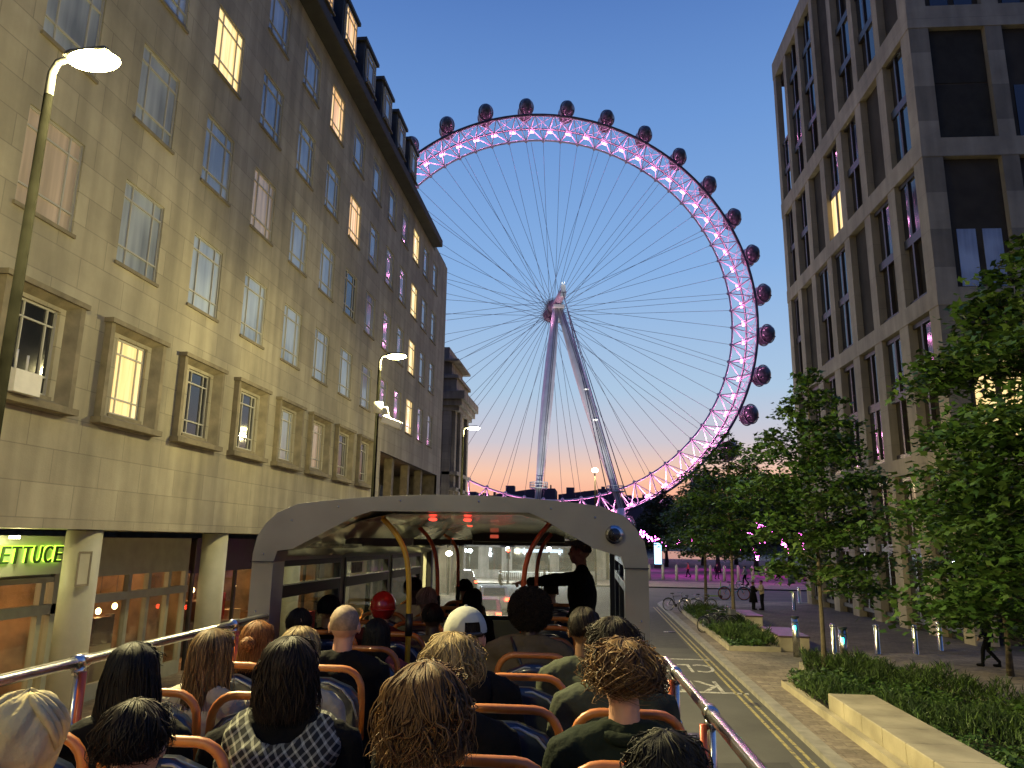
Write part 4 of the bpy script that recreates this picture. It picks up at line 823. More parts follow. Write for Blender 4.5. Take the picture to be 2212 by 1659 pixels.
# low shrubs
def inside(p, poly):
    c = False
    for i in range(len(poly)):
        (x1, y1), (x2, y2) = poly[i], poly[i-1]
        if (y1 > p[1]) != (y2 > p[1]) and p[0] < (x2-x1)*(p[1]-y1)/(y2-y1)+x1: c = not c
    return c
def shrubs(poly, n, hh, name, seed, skip=None, ls=.09):
    rn = random.Random(seed); m_ = MB(); xs = [p[0] for p in poly]; ys = [p[1] for p in poly]; k = 0
    while k < n:
        x, y = rn.uniform(min(xs), max(xs)), rn.uniform(min(ys), max(ys))
        if not inside((x, y), poly) or (skip and skip(x, y)): continue
        k += 1; c_ = math.sin(x*2.1+seed)*math.cos(y*1.7)+.6*math.sin(y*4.3+x*3.1)+.5*math.sin(x*6.3-y*5.1)
        if c_ < -1.05 and rn.random() < .85: continue
        kind = 2 if math.sin(y*.9+x*1.3+seed) > .35 else (1 if math.sin(y*2.3-x) > .3 else 0); hm = hh*(.55+.30*c_)*(1.15 if kind == 2 else .85); z = .2+max(.05, hm)*(rn.random()**.45)
        p_ = Vector((x, y, z))
        if kind == 2:   # thin upright blades
            d_ = Vector((rn.gauss(0, .4), rn.gauss(0, .4), 1)).normalized()*ls*rn.uniform(1.2, 2.6); s_ = Vector((rn.gauss(0, 1), rn.gauss(0, 1), 0)).normalized()*ls*.13
            m_.add([p_-s_, p_+s_, p_+d_*.6+s_*.8+Vector((d_.x, d_.y, 0))*.2, p_+d_+Vector((d_.x, d_.y, 0))*.7, p_+d_*.6-s_*.8+Vector((d_.x, d_.y, 0))*.2], [(0, 1, 2, 3, 4)], 1 if rn.random() < .5 else 2)
        else: leaf(m_, p_, ls*rn.uniform(.5, 1.5)*(1.2 if kind else .8), rn, kind if rn.random() < .7 else 1-kind, kind == 1)
    return tag(m_.build(name, [LEAFA, LEAFB, LEAFD], None, fix=False), kind='stuff')
shrubs(BED1, 36000, .62, 'low_shrubs', 1, lambda x, y: x < 6.75 and y < 19.7 or y < 9, .10)
shrubs(BED2, 9000, .5, 'low_shrubs', 2, lambda x, y: False, .11); shrubs(BED3, 5000, .45, 'low_shrubs', 3, None, .12)
# ================================================================== BICYCLES
RUB = mat('bike_tyre', (.03, .028, .025), .7); SPO = mat('bike_rim', (.5, .5, .47), .3, .9)
def bicycle(loc, rz, frame, label, wheelm=SPO, tilt=0, basket=False, big=1.0):
    t = thing('bicycle', loc, label, 'bicycle', 'bicycles parked on the right pavement', rz); t.rotation_euler = (0, tilt, rz); t.scale = (big,)*3
    r = .34
    for y in (-.53, .53):
        w_ = MB(); w_.tube([(0, y+r*math.cos(a), r+r*math.sin(a)) for a in [2*math.pi*i/28 for i in range(28)]], .02, 6, closed=True); wo = w_.build('wheel', RUB, t)
        w_ = MB(); w_.tube([(0, y+(r-.03)*math.cos(a), r+(r-.03)*math.sin(a)) for a in [2*math.pi*i/28 for i in range(28)]], .012, 4, closed=True); w_.cyl((-.04, y, r), (.04, y, r), .025, n=8)
        for i in range(16): a = 2*math.pi*i/16; w_.tube([(.02*(-1)**i, y, r), (0, y+(r-.03)*math.cos(a), r+(r-.03)*math.sin(a))], .0025, 3)
        w_.build('rim', wheelm, wo)
        f_ = MB(); f_.tube([(0, y+(r+.035)*math.cos(a), r+(r+.035)*math.sin(a)) for a in [R(20+10*i) for i in range(14)]], .018, 5); f_.build('mudguard', frame, wo)
    f_ = MB(); BB = (0, -.08, .29); ST_ = (0, -.22, .80); HT = (0, .33, .82); HB = (0, .38, .62); RA = (0, -.53, r); FA = (0, .53, r)
    for p, q in ((BB, ST_), (ST_, HT), (BB, HB), (HT, HB)): f_.tube([p, q], .018, 6)
    for s in (-.05, .05): f_.tube([BB, (s, RA[1], r)], .010, 5); f_.tube([ST_, (s, RA[1], r)], .009, 5); f_.tube([HB, (s, .45, .5), (s, .53, r)], .011, 5)
    f_.build('frame', frame, t)
    f_ = MB(); f_.tube([ST_, (0, -.25, .93)], .013, 6); f_.ell((0, -.27, .955), (.07, .14, .035), 10, 6); f_.build('saddle', DARK, t)
    f_ = MB(); f_.tube([HT, (0, .30, .97)], .014, 6); f_.tube([(-.28, .2, 1.0), (-.2, .32, .99), (0, .32, .97), (.2, .32, .99), (.28, .2, 1.0)], .012, 6); f_.build('handlebar', CHROME, t)
    f_ = MB(); f_.cyl((.03, -.08, .29), (.045, -.08, .29), .09, n=16)
    f_.tube([(.06, -.08, .29), (.08, -.02, .14)], .01, 5); f_.box((.06, -.07, .12), (.16, .03, .14)); f_.tube([(-.06, -.08, .29), (-.08, -.14, .44)], .01, 5); f_.box((-.16, -.19, .43), (-.06, -.09, .45)); f_.build('crank', DARK, t)
    if basket: f_ = MB(); f_.box((-.17, .5, .72), (.17, .52, .95)); f_.box((-.17, .75, .72), (.17, .77, .95)); f_.box((-.17, .52, .72), (-.15, .75, .95)); f_.box((.15, .52, .72), (.17, .75, .95)); f_.box((-.15, .52, .72), (.15, .75, .74)); f_.build('basket', frame, t)
    return t
BF = [mat('bike_black', (.02, .02, .022), .35), mat('bike_silver', (.45, .45, .43), .3, .7), mat('bike_teal', (.05, .22, .3), .35), mat('bike_grey', (.12, .12, .12), .35)]; OR_ = mat('orange_wheel', (.55, .09, .02), .5); LIME = mat('lime_paint', (.35, .5, .08), .4)
bicycle((5.5, 36.6, .1), R(-60), BF[0], 'near black bicycle with pale wheel at the kerb edge of the shrubs', tilt=R(6))
bicycle((5.95, 37.3, .1), R(-75), BF[3], 'grey bicycle with basket leaning behind the near black bicycle', basket=True)
bicycle((6.3, 38.2, .1), R(-80), BF[0], 'dark bicycle mostly hidden by the slim tree trunk')
bicycle((5.1, 47.6, .1), R(-70), BF[0], 'dark bicycle farthest to the left on the pavement corner', big=1.05)
bicycle((5.8, 46.4, .1), R(-65), BF[1], 'silver bicycle beside the dark one on the pavement corner')
bicycle((6.7, 48.0, .1), R(-80), BF[1], 'silver bicycle behind the farther slim tree trunk')
bicycle((10.6, 59.2, 0), R(-88), BF[2], 'teal hire bicycle with orange wheels at the junction', OR_, big=1.35)
sct = thing('kick_scooter', (9.4, 60.8, 0), 'pale electric scooter parked beside the teal hire bicycle', 'scooter', rz=R(-95)); m_ = MB()
m_.box((-.09, -.45, .12), (.09, .35, .2)); m_.tube([(0, .4, .15), (0, .52, 1.3)], .035, 6); m_.build('deck', LIME, sct); m_ = MB(); m_.tube([(-.28, .5, 1.32), (.28, .5, 1.32)], .02, 6); m_.build('handlebar', DARK, sct)
for y in (-.5, .47): m_ = MB(); m_.cyl((-.03, y, .13), (.03, y, .13), .13, n=14); m_.build('wheel', RUB, sct)
bn = thing('litter_bin', (0, 0, 0), 'dark green litter bin at the plaza edge by the grid building', 'bin'); d = ray(1608+100, 1235); P = CAM+d*(84/d.y); bn.location = (P.x, 84, .1); m_ = MB(); m_.cyl((0, 0, 0), (0, 0, 1.1), .35, n=14); m_.build('bin_body', mat('bin_green', (.02, .07, .03), .5), bn); m_ = MB(); m_.cyl((0, 0, 1.1), (0, 0, 1.25), .38, .2, n=14); m_.build('bin_lid', DARK, bn)
# ================================================================== THE OPEN TOP BUS
DK = 2.4; BX0, BX1 = -2.12, .315
Bs = thing('open_top_bus', (-.9, 5, 0), 'open top bus with cream front canopy, steel side rails and rows of seated passengers', 'bus')
CREAM = mat('canopy_paint', (.27, .255, .205), .30, var=(3, .14), bump=(3, .12, .02), coat=.5); LINE_ = mat('canopy_lining', (.38, .37, .33), .22, var=(2, .15), coat=.3)
BRED = mat('bus_red', (.30, .02, .02), .35, coat=.5); DFLR = mat('deck_floor', (.03, .03, .035), .6, var=(5, .3)); BWALL = mat('bus_trim', (.36, .37, .29), .5, var=(2, .15)); FRM = mat('window_rubber', (.012, .012, .013), .45)
mb = MB(); mb.box((BX0-.02, -1.2, .35), (BX1+.02, 9.75, DK-.06)); mb.box((BX0-.02, 4.7, DK-.06), (BX0+.04, 9.7, 3.12)); mb.box((BX1-.04, 4.7, DK-.06), (BX1+.02, 9.7, 3.12)); mb.box((BX0-.02, -1.2, DK-.06), (BX0+.03, 4.7, 3.08)); mb.box((BX1-.03, -1.2, DK-.06), (BX1+.02, 4.7, 3.08)); mb.box((BX0, 9.55, DK-.06), (BX1, 9.75, 3.12))
bevel(mb.build('body', BRED, Bs, True), .03)
mb = MB(); mb.box((BX0+.03, -1.2, DK-.05), (BX1-.03, 9.54, DK)); mb.build('deck', DFLR, Bs, True)
mb = MB(); mb.box((BX0+.035, -1.1, DK), (BX0+.06, 9.5, 3.05)); mb.box((BX1-.06, -1.1, DK), (BX1-.035, 9.5, 3.05)); mb.box((BX0+.06, 9.4, DK), (BX1-.06, 9.54, 3.10)); mb.build('side_lining', BWALL, Bs, True)
for s in (BX0+.12, BX1-.12):
    for y in (.4, 7.9):
        w_ = MB(); w_.cyl((s-.13, y, .48), (s+.13, y, .48), .48, n=28); w_ = w_.build('wheel', TYRE, Bs, True); MB().cyl((s-.14, y, .48), (s+.14, y, .48), .26, n=20).build('wheel_rim', CHROME, w_).location = -Bs.location
# canopy: rear arch, roof shell, ceiling
def topz(x): u = (x+.90)/1.215; return 4.33-.10*u*u-.16*max(0, abs(u)-.80)**1.3*4.5
outer = [(BX0-.02, 3.1), (BX0-.02, 3.95), (BX0, 4.06), (BX0+.05, 4.14)]+[(BX0+.12+(BX1-BX0-.24)*i/16, topz(BX0+.12+(BX1-BX0-.24)*i/16)) for i in range(17)]+[(BX1-.05, 4.14), (BX1, 4.06), (BX1+.02, 3.95), (BX1+.02, 3.1)]
inner = [(BX0+.12, 3.1), (BX0+.12, 3.90), (BX0+.14, 3.97), (BX0+.24, 3.985), (-1.50, 4.185), (-1.38, 4.225), (-.38, 4.225), (-.30, 4.19), (-.2, 4.13), (BX1-.30, 4.015), (BX1-.14, 3.97), (BX1-.12, 3.90), (BX1-.12, 3.1)]
mb = MB(); n = len(outer); k = len(inner)
def ringfaces(y, flip): 
    vs = [(x, y, z) for x, z in outer]+[(x, y, z) for x, z in inner]; return vs
Y0, Y1 = 4.62, 4.80
vs = ringfaces(Y0, 0)+ringfaces(Y1, 0); T_ = n+k; fs = []
for base in (0, T_):
    i = j = 0
    while i < n-1 or j < k-1:
        if j >= k-1 or (i < n-1 and (i+1)/(n-1) <= (j+1)/(k-1)): fs.append((base+i, base+i+1, base+n+j)); i += 1
        else: fs.append((base+i, base+n+j+1, base+n+j)); j += 1
for i in range(n-1): fs.append((i, i+1, T_+i+1, T_+i))
for j in range(k-1): fs.append((n+j, n+j+1, T_+n+j+1, T_+n+j))
fs += [(0, n, T_+n, T_), (n-1, n+k-1, T_+n+k-1, T_+n-1)]
mb.add(vs, fs); ar = mb.build('canopy_arch', CREAM, Bs, True); bevel(ar, .018, 3)
mb = MB(); ol = outer[1:-1]; vs = []
ys = [4.80, 6, 7.5, 9.0, 9.5, 9.75]; 
for y in ys:
    dz = 0 if y < 9.1 else (-.05 if y < 9.6 else -.16)
    for x, z in ol: vs.append((x, y, z+dz-.006))
q = len(ol); fs = [(a*q+i, a*q+i+1, (a+1)*q+i+1, (a+1)*q+i) for a in range(len(ys)-1) for i in range(q-1)]
mb.add(vs, fs, 0, True); mb.build('canopy_roof', CREAM, Bs, True)
mb = MB(); cl_ = [(BX0+.06, 3.93), (BX0+.14, 3.985), (BX0+.26, 4.02), (-1.5, 4.17), (-1.3, 4.215), (-.45, 4.215), (-.25, 4.17), (BX1-.26, 4.02), (BX1-.14, 3.985), (BX1-.06, 3.93)]
vs = []; ys = [4.80, 6.2, 6.22, 7.6, 7.62, 9.0, 9.5]
for y in ys:
    for x, z in cl_: vs.append((x, y, z-(0 if y < 9 else .0)-max(0, (y-7.6))*.055*(1 if z > 4.03 else .3)-(.008 if y in (6.2, 7.6) else 0)))
q = len(cl_); fs = [(a*q+i, a*q+i+1, (a+1)*q+i+1, (a+1)*q+i) for a in range(len(ys)-1) for i in range(q-1)]
mb.add(vs, fs); mb.build('ceiling', LINE_, Bs, True)
mb = MB(); 
for y in (5.4, 6.9, 8.2):
    mb.box((-1.80, y, 4.015), (-1.30, y+.05, 4.06)); mb.box((-1.78, y+.35, 4.0), (-1.45, y+.5, 4.045)); mb.box((-.2, y+.2, 4.03), (.05, y+.3, 4.06))
mb.build('ceiling_grille', FRM, Bs, True)
# side windows with hopper bars
posts = [4.80, 6.15, 7.65, 9.1]
for X, s in ((BX0+.02, 1), (BX1-.02, -1)):
    mb = MB()
    for y in posts+[9.45]: mb.box((X-.02, y, 3.08), (X+.02, y+.11, 3.95))
    mb.box((X-.025, 4.8, 3.90), (X+.025, 9.5, 4.02)); mb.build('window_post', BWALL, Bs, True)
    for a, c in zip(posts[:-1], posts[1:]):
        f = MB(); a1 = a+.11
        f.box((X-.028, a1, 3.12), (X+.028, a1+.04, 3.90)); f.box((X-.028, c-.04, 3.12), (X+.028, c, 3.90)); f.box((X-.028, a1+.04, 3.86), (X+.028, c-.04, 3.90)); f.box((X-.028, a1+.04, 3.12), (X+.028, c-.04, 3.16)); f.box((X-.03, a1+.04, 3.655), (X+.03, c-.04, 3.735))
        fo = f.build('side_window', FRM, Bs, True)
        f = MB(); f.box((X-.004, a1+.04, 3.16), (X+.004, c-.04, 3.86)); po = f.build('glass_pane', SGLASS, fo); po.location = -Bs.location
        f = MB(); f.box((X+s*.031, a1+.04, 3.735), (X+s*.038, c-.04, 3.745)); f.build('hopper_trim', CHROME, fo).location = -Bs.location
WSG = bpy.data.materials.new('windscreen_glass'); WSG.use_nodes = True; thin_glass(WSG, (.86, .89, .90), .03, .16)
n_ = WSG.node_tree.nodes; l_ = WSG.node_tree.links; df = n_.new('ShaderNodeBsdfTranslucent'); df.inputs[0].default_value = (.9, .95, 1, 1); mz = n_.new('ShaderNodeMixShader'); tx = n_.new('ShaderNodeTexNoise'); tx.inputs['Scale'].default_value = 4; tx.inputs['Detail'].default_value = 6
rz_ = n_.new('ShaderNodeMapRange'); rz_.inputs['To Min'].default_value = .02; rz_.inputs['To Max'].default_value = .10; l_.new(tx.outputs['Fac'], rz_.inputs['Value']); l_.new(rz_.outputs[0], mz.inputs[0]); old = [q for q in n_ if q.type == 'MIX_SHADER' and q != mz][0]; l_.new(old.outputs[0], mz.inputs[1]); l_.new(df.outputs[0], mz.inputs[2]); l_.new(mz.outputs[0], n_['Material Output'].inputs[0])
mb = MB(); mb.box((BX0+.06, 9.5, 3.14), (BX1-.06, 9.51, 4.02)); ws = mb.build('windscreen', WSG, Bs, True)
mb = MB(); mb.box((BX0+.04, 9.46, 3.08), (BX1-.04, 9.55, 3.15)); mb.box((BX0+.04, 9.46, 4.0), (BX1-.04, 9.55, 4.07)); mb.box((BX0+.03, 9.46, 3.15), (BX0+.10, 9.55, 4.0)); mb.box((BX1-.10, 9.46, 3.15), (BX1-.03, 9.55, 4.0)); mb.build('windscreen_frame', FRM, Bs, True)
mb = MB(); mb.box((-1.42, 8.9, 4.04), (-.32, 9.1, 4.175)); dsp = bevel(mb.build('display_box', FRM, Bs, True), .02)
mb = MB(); mb.box((-1.2, 8.89, 4.085), (-1.1, 8.898, 4.125)); mb.build('added_red_glow', emit('dim_red', (1, .15, .08), .35), dsp).location = -Bs.location  # made-up red glow, added for the red seen on the ceiling
mb = MB(); mb.cyl((.135, 4.615, 4.10), (.135, 4.59, 4.10), .055, n=24); o = mb.build('marker_lamp', CHROME, Bs, True); mb = MB(); mb.ell((.135, 4.592, 4.10), (.038, .025, .038), 16, 8); mb.build('lamp_glass', GLASSD, o).location = -Bs.location
# hand poles
YP = mat('yellow_pole', (.62, .36, .02), .35, coat=.4); OP = mat('orange_pole', (.52, .09, .02), .35, coat=.4)
for pts, m_, nm in (([(-1.19, 4.95, DK), (-1.19, 4.95, 3.42), (-1.20, 4.95, 3.80), (-1.23, 4.95, 3.97), (-1.30, 4.95, 4.09), (-1.40, 4.95, 4.19)], YP, 'yellow_pole'),
                    ([(-1.34, 6.6, DK), (-1.34, 6.6, 3.5), (-1.35, 6.6, 3.8), (-1.38, 6.6, 3.97), (-1.45, 6.6, 4.09), (-1.53, 6.6, 4.16)], OP, 'orange_pole'),
                    ([(-1.41, 8.0, DK), (-1.41, 8.0, 3.8), (-1.43, 8, 3.97), (-1.5, 8, 4.06), (-1.58, 8.0, 4.11)], OP, 'orange_pole'),
                    ([(-.49, 5.4, DK), (-.49, 5.4, 3.6), (-.48, 5.4, 3.85), (-.44, 5.4, 3.99), (-.37, 5.4, 4.10), (-.29, 5.4, 4.19)], OP, 'orange_pole'),
                    ([(-.50, 6.8, DK), (-.50, 6.8, 3.7), (-.48, 6.8, 3.9), (-.44, 6.8, 4.02), (-.36, 6.8, 4.12)], OP, 'orange_pole')):
    mb = MB(); sm = []
    for i in range(len(pts)-1):
        for q in range(4): sm.append(Vector(pts[i]).lerp(Vector(pts[i+1]), q/4))
    sm.append(Vector(pts[-1]))
    for _ in range(3): sm = [sm[0]]+[(sm[i-1]+sm[i]*2+sm[i+1])/4 for i in range(1, len(sm)-1)]+[sm[-1]]
    mb.tube(sm, .0175, 12); o = mb.build(nm, m_, Bs, True)
    mb = MB(); c = Vector(pts[1]); mb.cyl((c.x, c.y, 3.44), (c.x, c.y, 3.58), .024, n=12); mb.build('pole_joint', FRM, o).location = -Bs.location
# rails on the open part
RZ = 3.545
for X, s, ylist in ((BX0+.10, -1, (.2, 1.6, 2.9, 4.2)), (.42, 1, (.3, 1.65, 2.91, 4.05))):
    mb = MB(); r_ = .021
    zt = (3.55, 3.57) if s < 0 else (3.53, 3.39)
    def zz(y, dz=0): return zt[0]+(zt[1]-zt[0])*max(0, min(1, (y-1)/3.6))+dz
    mb.tube([(X, -1.1, zz(0)), (X, 1, zz(1)), (X, 4.62, zz(4.6))], r_, 14)
    o = mb.build('hand_rail', CHROME, Bs, True)
    mb = MB(); mb.tube([(X, -1.1, zz(0, -.24)), (X, 1, zz(1, -.24)), (X, 4.62, zz(4.6, -.24))], .015, 10); mb.build('lower_rail', CHROME, Bs, True)
    for y in ylist:
        mb = MB(); mb.tube([(X, y, 3.0), (X, y, zz(y))], .016, 10); po = mb.build('rail_post', CHROME, Bs, True)
        mb = MB(); mb.tube([(X-s*.030, y-.012, 3.0), (X-s*.030, y-.012, zz(y)-.035)], .014, 10); mb.build('post_reflection', OP, po).location = -Bs.location  # orange tube stands in for the red reflection in the chrome post
        mb = MB(); mb.cyl((X, y-.035, zz(y)), (X, y+.035, zz(y)), .029, n=14); mb.cyl((X, y, zz(y)-.05), (X, y, zz(y)-.02), .024, n=14); mb.build('rail_joint', CHROME, po).location = -Bs.location; mb = MB(); mb.cyl((X, y-.02, zz(y, -.24)), (X, y+.02, zz(y, -.24)), .024, n=12); mb.build('lower_joint', CHROME, po).location = -Bs.location
# seats
NAVY = mat('seat_shell', (.010, .016, .040), .28, var=(6, .3), coat=.6); MOQ = mat('seat_fabric', (.02, .025, .06), .85, var=(14, .8), sheen=.4); SOR = mat('seat_handle', (.46, .145, .025), .42, var=(8, .15), coat=.5)
mb = MB(); W2 = .205
# shell: cross-section rows from base to rounded top (in local, seat faces +y)
vs = []; fs = []; rowsn = 14; colsn = 12
for side in (0, 1):
    for i in range(rowsn+1):
        u = i/rowsn; z = .42+u*.56; wv = W2*(1 if u < .72 else math.sqrt(max(0, 1-((u-.72)/.285)**2.4)))
        for j in range(colsn+1):
            v = -1+2*j/colsn; x = v*wv; bulge = .035*(1-v*v)*(1-(2*u-1)**2*.5)
            y = -.05*u+(-.03-bulge if side == 0 else .012)
            vs.append((x, y, z))
st_ = (rowsn+1)*(colsn+1)
for side in (0, 1):
    for i in range(rowsn):
        for j in range(colsn):
            a = side*st_+i*(colsn+1)+j; fs.append((a, a+1, a+colsn+2, a+colsn+1))
bnd = [i*(colsn+1) for i in range(rowsn+1)]+[rowsn*(colsn+1)+j for j in range(1, colsn+1)]+[i*(colsn+1)+colsn for i in range(rowsn-1, -1, -1)]
for a, c in zip(bnd, bnd[1:]): fs.append((a, c, st_+c, st_+a))
mb.add(vs, fs, 0, True); sh = mb.mesh('seat', NAVY)
bm = bmesh.new(); bm.from_mesh(sh); bmesh.ops.remove_doubles(bm, verts=bm.verts, dist=.0005); bmesh.ops.recalc_face_normals(bm, faces=bm.faces); bm.to_mesh(sh); bm.free()
mb = MB(); pts = [(-.205, -.04, .70), (-.207, -.055, .88)]+[(-.205+.11*(1-math.cos(R(a)))/1, -.06, .93+.095*math.sin(R(a))) for a in (0, 20, 40, 60, 75, 90)]
pts = pts[:2]+[(-.205+.10-.10*math.cos(R(a)), -.058, .925+.10*math.sin(R(a))) for a in (0, 18, 36, 54, 72, 90)]
pts = pts+[(-x, y, z) for x, y, z in reversed(pts)]
mb.tube(pts, .0172, 12); hd = mb.mesh('grab_handle', SOR)
mb = MB(); mb.box((-.2, .02, .40), (.2, .40, .47)); cu = mb.mesh('cushion', MOQ)
mb = MB(); mb.box((-.03, .08, 0), (.03, .3, .40)); mb.box((-.18, .05, .36), (.18, .36, .40)); pd = mb.mesh('pedestal', FRM)
mb = MB(); 
for dz, r_ in ((0, .006),): mb.tube([(-.195, -.075, .80), (-.17, -.085, .88), (-.12, -.09, .935), (-.05, -.092, .965), (.05, -.092, .965), (.12, -.09, .935), (.17, -.085, .88), (.195, -.075, .80)], .006, 6)
pp = mb.mesh('glint_piping', mat('seat_glint', (.30, .32, .34), .25, coat=.6))  # pale edge tube, gloss glints of the seat rim put into its colour
for kx, X in enumerate((-1.80, -1.33, -.33, .13)):
    for k in range(-1, 11):
        y = 1.68+.69*k-(.0 if X > -1 else -.06)
        if X > -1 and y > 6.9 and not (kx == 2 and k == 9): continue
        if X < -1 and y > 8.4: continue
        o = link('seat', sh, Bs, Vector((X, y, DK))-Bs.location)
        link('grab_handle', hd, o); link('cushion', cu, o); link('pedestal', pd, o); link('glint_piping', pp, o)

# small bus details: seams, screws, notices, added glows imitating red ceiling reflections
mb = MB(); mb.box((BX0-.024, 4.60, 3.90), (BX0+.125, 4.612, 3.906)); mb.build('panel_seam', FRM, Bs, True); mb = MB(); mb.box((BX1-.125, 4.60, 3.90), (BX1+.024, 4.612, 3.906)); mb.build('panel_seam', FRM, Bs, True)
scm = MB().cyl((0, 0, 0), (0, -.004, 0), .006, n=8).mesh('screw', CHROME)
for x, z in ((BX0+.03, 3.3), (BX0+.03, 3.6), (BX0+.05, 3.95), (-1.9, 4.16), (-1.6, 4.25), (-1.2, 4.29), (-.7, 4.29), (-.25, 4.25), (.02, 4.2), (BX1-.03, 3.6), (BX1-.03, 3.3)): link('screw', scm, Bs, Vector((x, 4.618, z))-Bs.location)
NOT = mat('notice_paper', (.5, .5, .45), .7, var=(40, .3)); NRED = mat('notice_red', (.4, .03, .03), .6, var=(40, .2))
for x, y, z, w_, h_, m_ in ((BX0+.035, 6.45, 3.76, .32, .09, NOT), (BX0+.035, 5.5, 3.35, .14, .17, NRED), (BX0+.035, 7.3, 3.3, .16, .11, NOT)):
    MB().box((x, y, z), (x+.004, y+w_, z+h_)).build('notice', m_, Bs, True)
RB_ = emit('reflection_red', (1, .05, .03), 2.5)
for x, y in ((-1.12, 5.25), (-.88, 5.3)):
    o = MB().ell((x, y, 4.195), (.03, .05, .012), 12, 6).build('red_reflection', RB_, Bs, True); lamp('red_fill', Vector((x, y, 4.12))-Bs.location, (1, .04, .02), .25, .03, Bs)
# ================================================================== PEOPLE
def remesh(mb, vox, it, name, m_, fold=0):
    me = mb.mesh('tmp', m_); o = bpy.data.objects.new('tmp', me); COL.objects.link(o)
    a = o.modifiers.new('r', 'REMESH'); a.mode = 'VOXEL'; a.voxel_size = vox; a.use_smooth_shade = True
    s_ = o.modifiers.new('s', 'SMOOTH'); s_.iterations = it; s_.factor = .5
    dg = bpy.context.evaluated_depsgraph_get(); r = bpy.data.meshes.new_from_object(o.evaluated_get(dg)); r.name = name
    r.materials.clear(); r.materials.append(m_); bpy.data.objects.remove(o)
    if fold:
        from mathutils import noise
        no = [v.normal.copy() for v in r.vertices]
        for v, q in zip(r.vertices, no):
            p = v.co; a = noise.noise(Vector((p.x*9, p.y*9, p.z*5)))*1.0+noise.noise(Vector((p.x*22+5, p.y*22, p.z*11)))*.5
            v.co += q*fold*(1-2*abs(a))
    r.polygons.foreach_set('use_smooth', [True]*len(r.polygons)); return r
def cap(mb, p, q, a, b_=None, n=12):
    b_ = a if b_ is None else b_; mb.ell(p, (a,)*3, n, 8); mb.ell(q, (b_,)*3, n, 8); mb.tube([p, q], [a, b_], n)
SKIN = mat('skin', (.42, .25, .17), .5, var=(9, .1)); EYE = mat('eye', (.05, .04, .04), .2)
def head(mb, c):
    x, y, z = c
    mb.ell((x, y-.008, z+.018), (.077, .097, .090), 20, 14); mb.ell((x, y+.030, z-.045), (.055, .062, .070), 16, 12); mb.ell((x, y+.045, z-.085), (.035, .042, .03), 12, 8)
    mb.ell((x, y+.092, z-.028), (.012, .020, .016), 8, 6); mb.tube([(x, y+.085, z+.012), (x, y+.108, z-.028)], [.009, .012], 8)
    mb.ell((x, y+.088, z-.062), (.024, .010, .010), 10, 6); mb.ell((x, y+.078, z+.022), (.05, .02, .012), 10, 6)
    for s in (-1, 1): mb.ell((x+s*.080, y-.002, z-.012), (.010, .020, .032), 10, 8); mb.ell((x+s*.045, y+.062, z-.03), (.022, .02, .02), 8, 6)
def eyes(c):
    x, y, z = c; m_ = MB()
    for s in (-1, 1): m_.ell((x+s*.030, y+.082, z+.002), (.011, .008, .007), 8, 6)
    return m_.mesh('eyes', EYE)
def hand(mb, w, d, palm, curl, s=1, point=False):
    """w wrist, d direction of fingers, palm normal; five separate fingers"""
    w, d, p_ = Vector(w), Vector(d).normalized(), Vector(palm).normalized(); sd = d.cross(p_).normalized()*s
    mb.ell(w+d*.045, (.03, .03, .03), 10, 8)
    for k in range(4):
        o = w+d*.04+sd*(-.027+.018*k); mb.tube([w+sd*(-.018+.012*k), o+d*.045], [.014, .011], 8)
        L_ = [.062, .072, .068, .052][k]; c = curl if not (point and k == 0) else .08
        a, q = o+d*.045, d.copy(); ax_ = q.cross(p_).normalized()
        for j, f in enumerate((.45, .32, .23)):
            q = (Quaternion(ax_, c*(.6+.5*j)) @ q); e = a+q*L_*f; mb.tube([a, e], [.0095-.001*j, .0085-.001*j], 8); mb.ell(e, (.0085-.001*j,)*3, 8, 6); a = e
    t0 = w+d*.02-sd*.022; t1 = t0+(d*.6-sd*.7+p_*.3).normalized()*.035; t2 = t1+(d*.9-sd*.1+p_*.3).normalized()*.03
    mb.tube([t0, t1, t2], [.013, .011, .008], 8); mb.ell(t2, (.008,)*3, 8, 6)
HC = (0, .03, 1.232)
# ---- seated figure, faces +y, origin on the floor
m_ = MB(); head(m_, HC); cap(m_, (0, .0, 1.02), (0, .015, 1.16), .056, .052)
m_.ell((0, 0, .86), (.155, .10, .2), 16, 12); m_.ell((0, 0, .58), (.165, .13, .13), 16, 12); cap(m_, (0, 0, .6), (0, 0, .85), .12); cap(m_, (-.14, 0, 1.0), (.14, 0, 1.0), .06); cap(m_, (-.07, 0, 1.03), (.07, 0, 1.03), .06)
for s in (-1, 1):
    cap(m_, (s*.175, 0, .99), (s*.225, .0, .74), .05, .04); cap(m_, (s*.225, 0, .74), (s*.12, .22, .64), .04, .027); hand(m_, (s*.12, .23, .635), (-s*.25, 1, -.12), (0, -.12, -1), .5, s)
    cap(m_, (s*.085, .03, .54), (s*.10, .38, .535), .085, .06); cap(m_, (s*.10, .38, .53), (s*.10, .36, .12), .055, .038); cap(m_, (s*.10, .36, .05), (s*.11, .50, .04), .042, .035)
SEATB = remesh(m_, .0075, 3, 'body', SKIN); SEYE = eyes(HC)
m_ = MB(); m_.ell((0, -.005, .84), (.185, .13, .24), 18, 12); m_.ell((0, 0, .60), (.19, .15, .14), 16, 12); cap(m_, (-.145, -.005, .995), (.145, -.005, .995), .073); cap(m_, (-.06, -.01, 1.045), (.06, -.01, 1.045), .062)
for s in (-1, 1): cap(m_, (s*.175, 0, .985), (s*.235, .0, .74), .068, .055); cap(m_, (s*.235, 0, .74), (s*.135, .20, .645), .055, .042); cap(m_, (s*.08, -.01, 1.04), (s*.17, 0, 1.0), .065, .068)
JK_ = m_
CL0 = mat('cloth', (.05, .05, .05), .85)
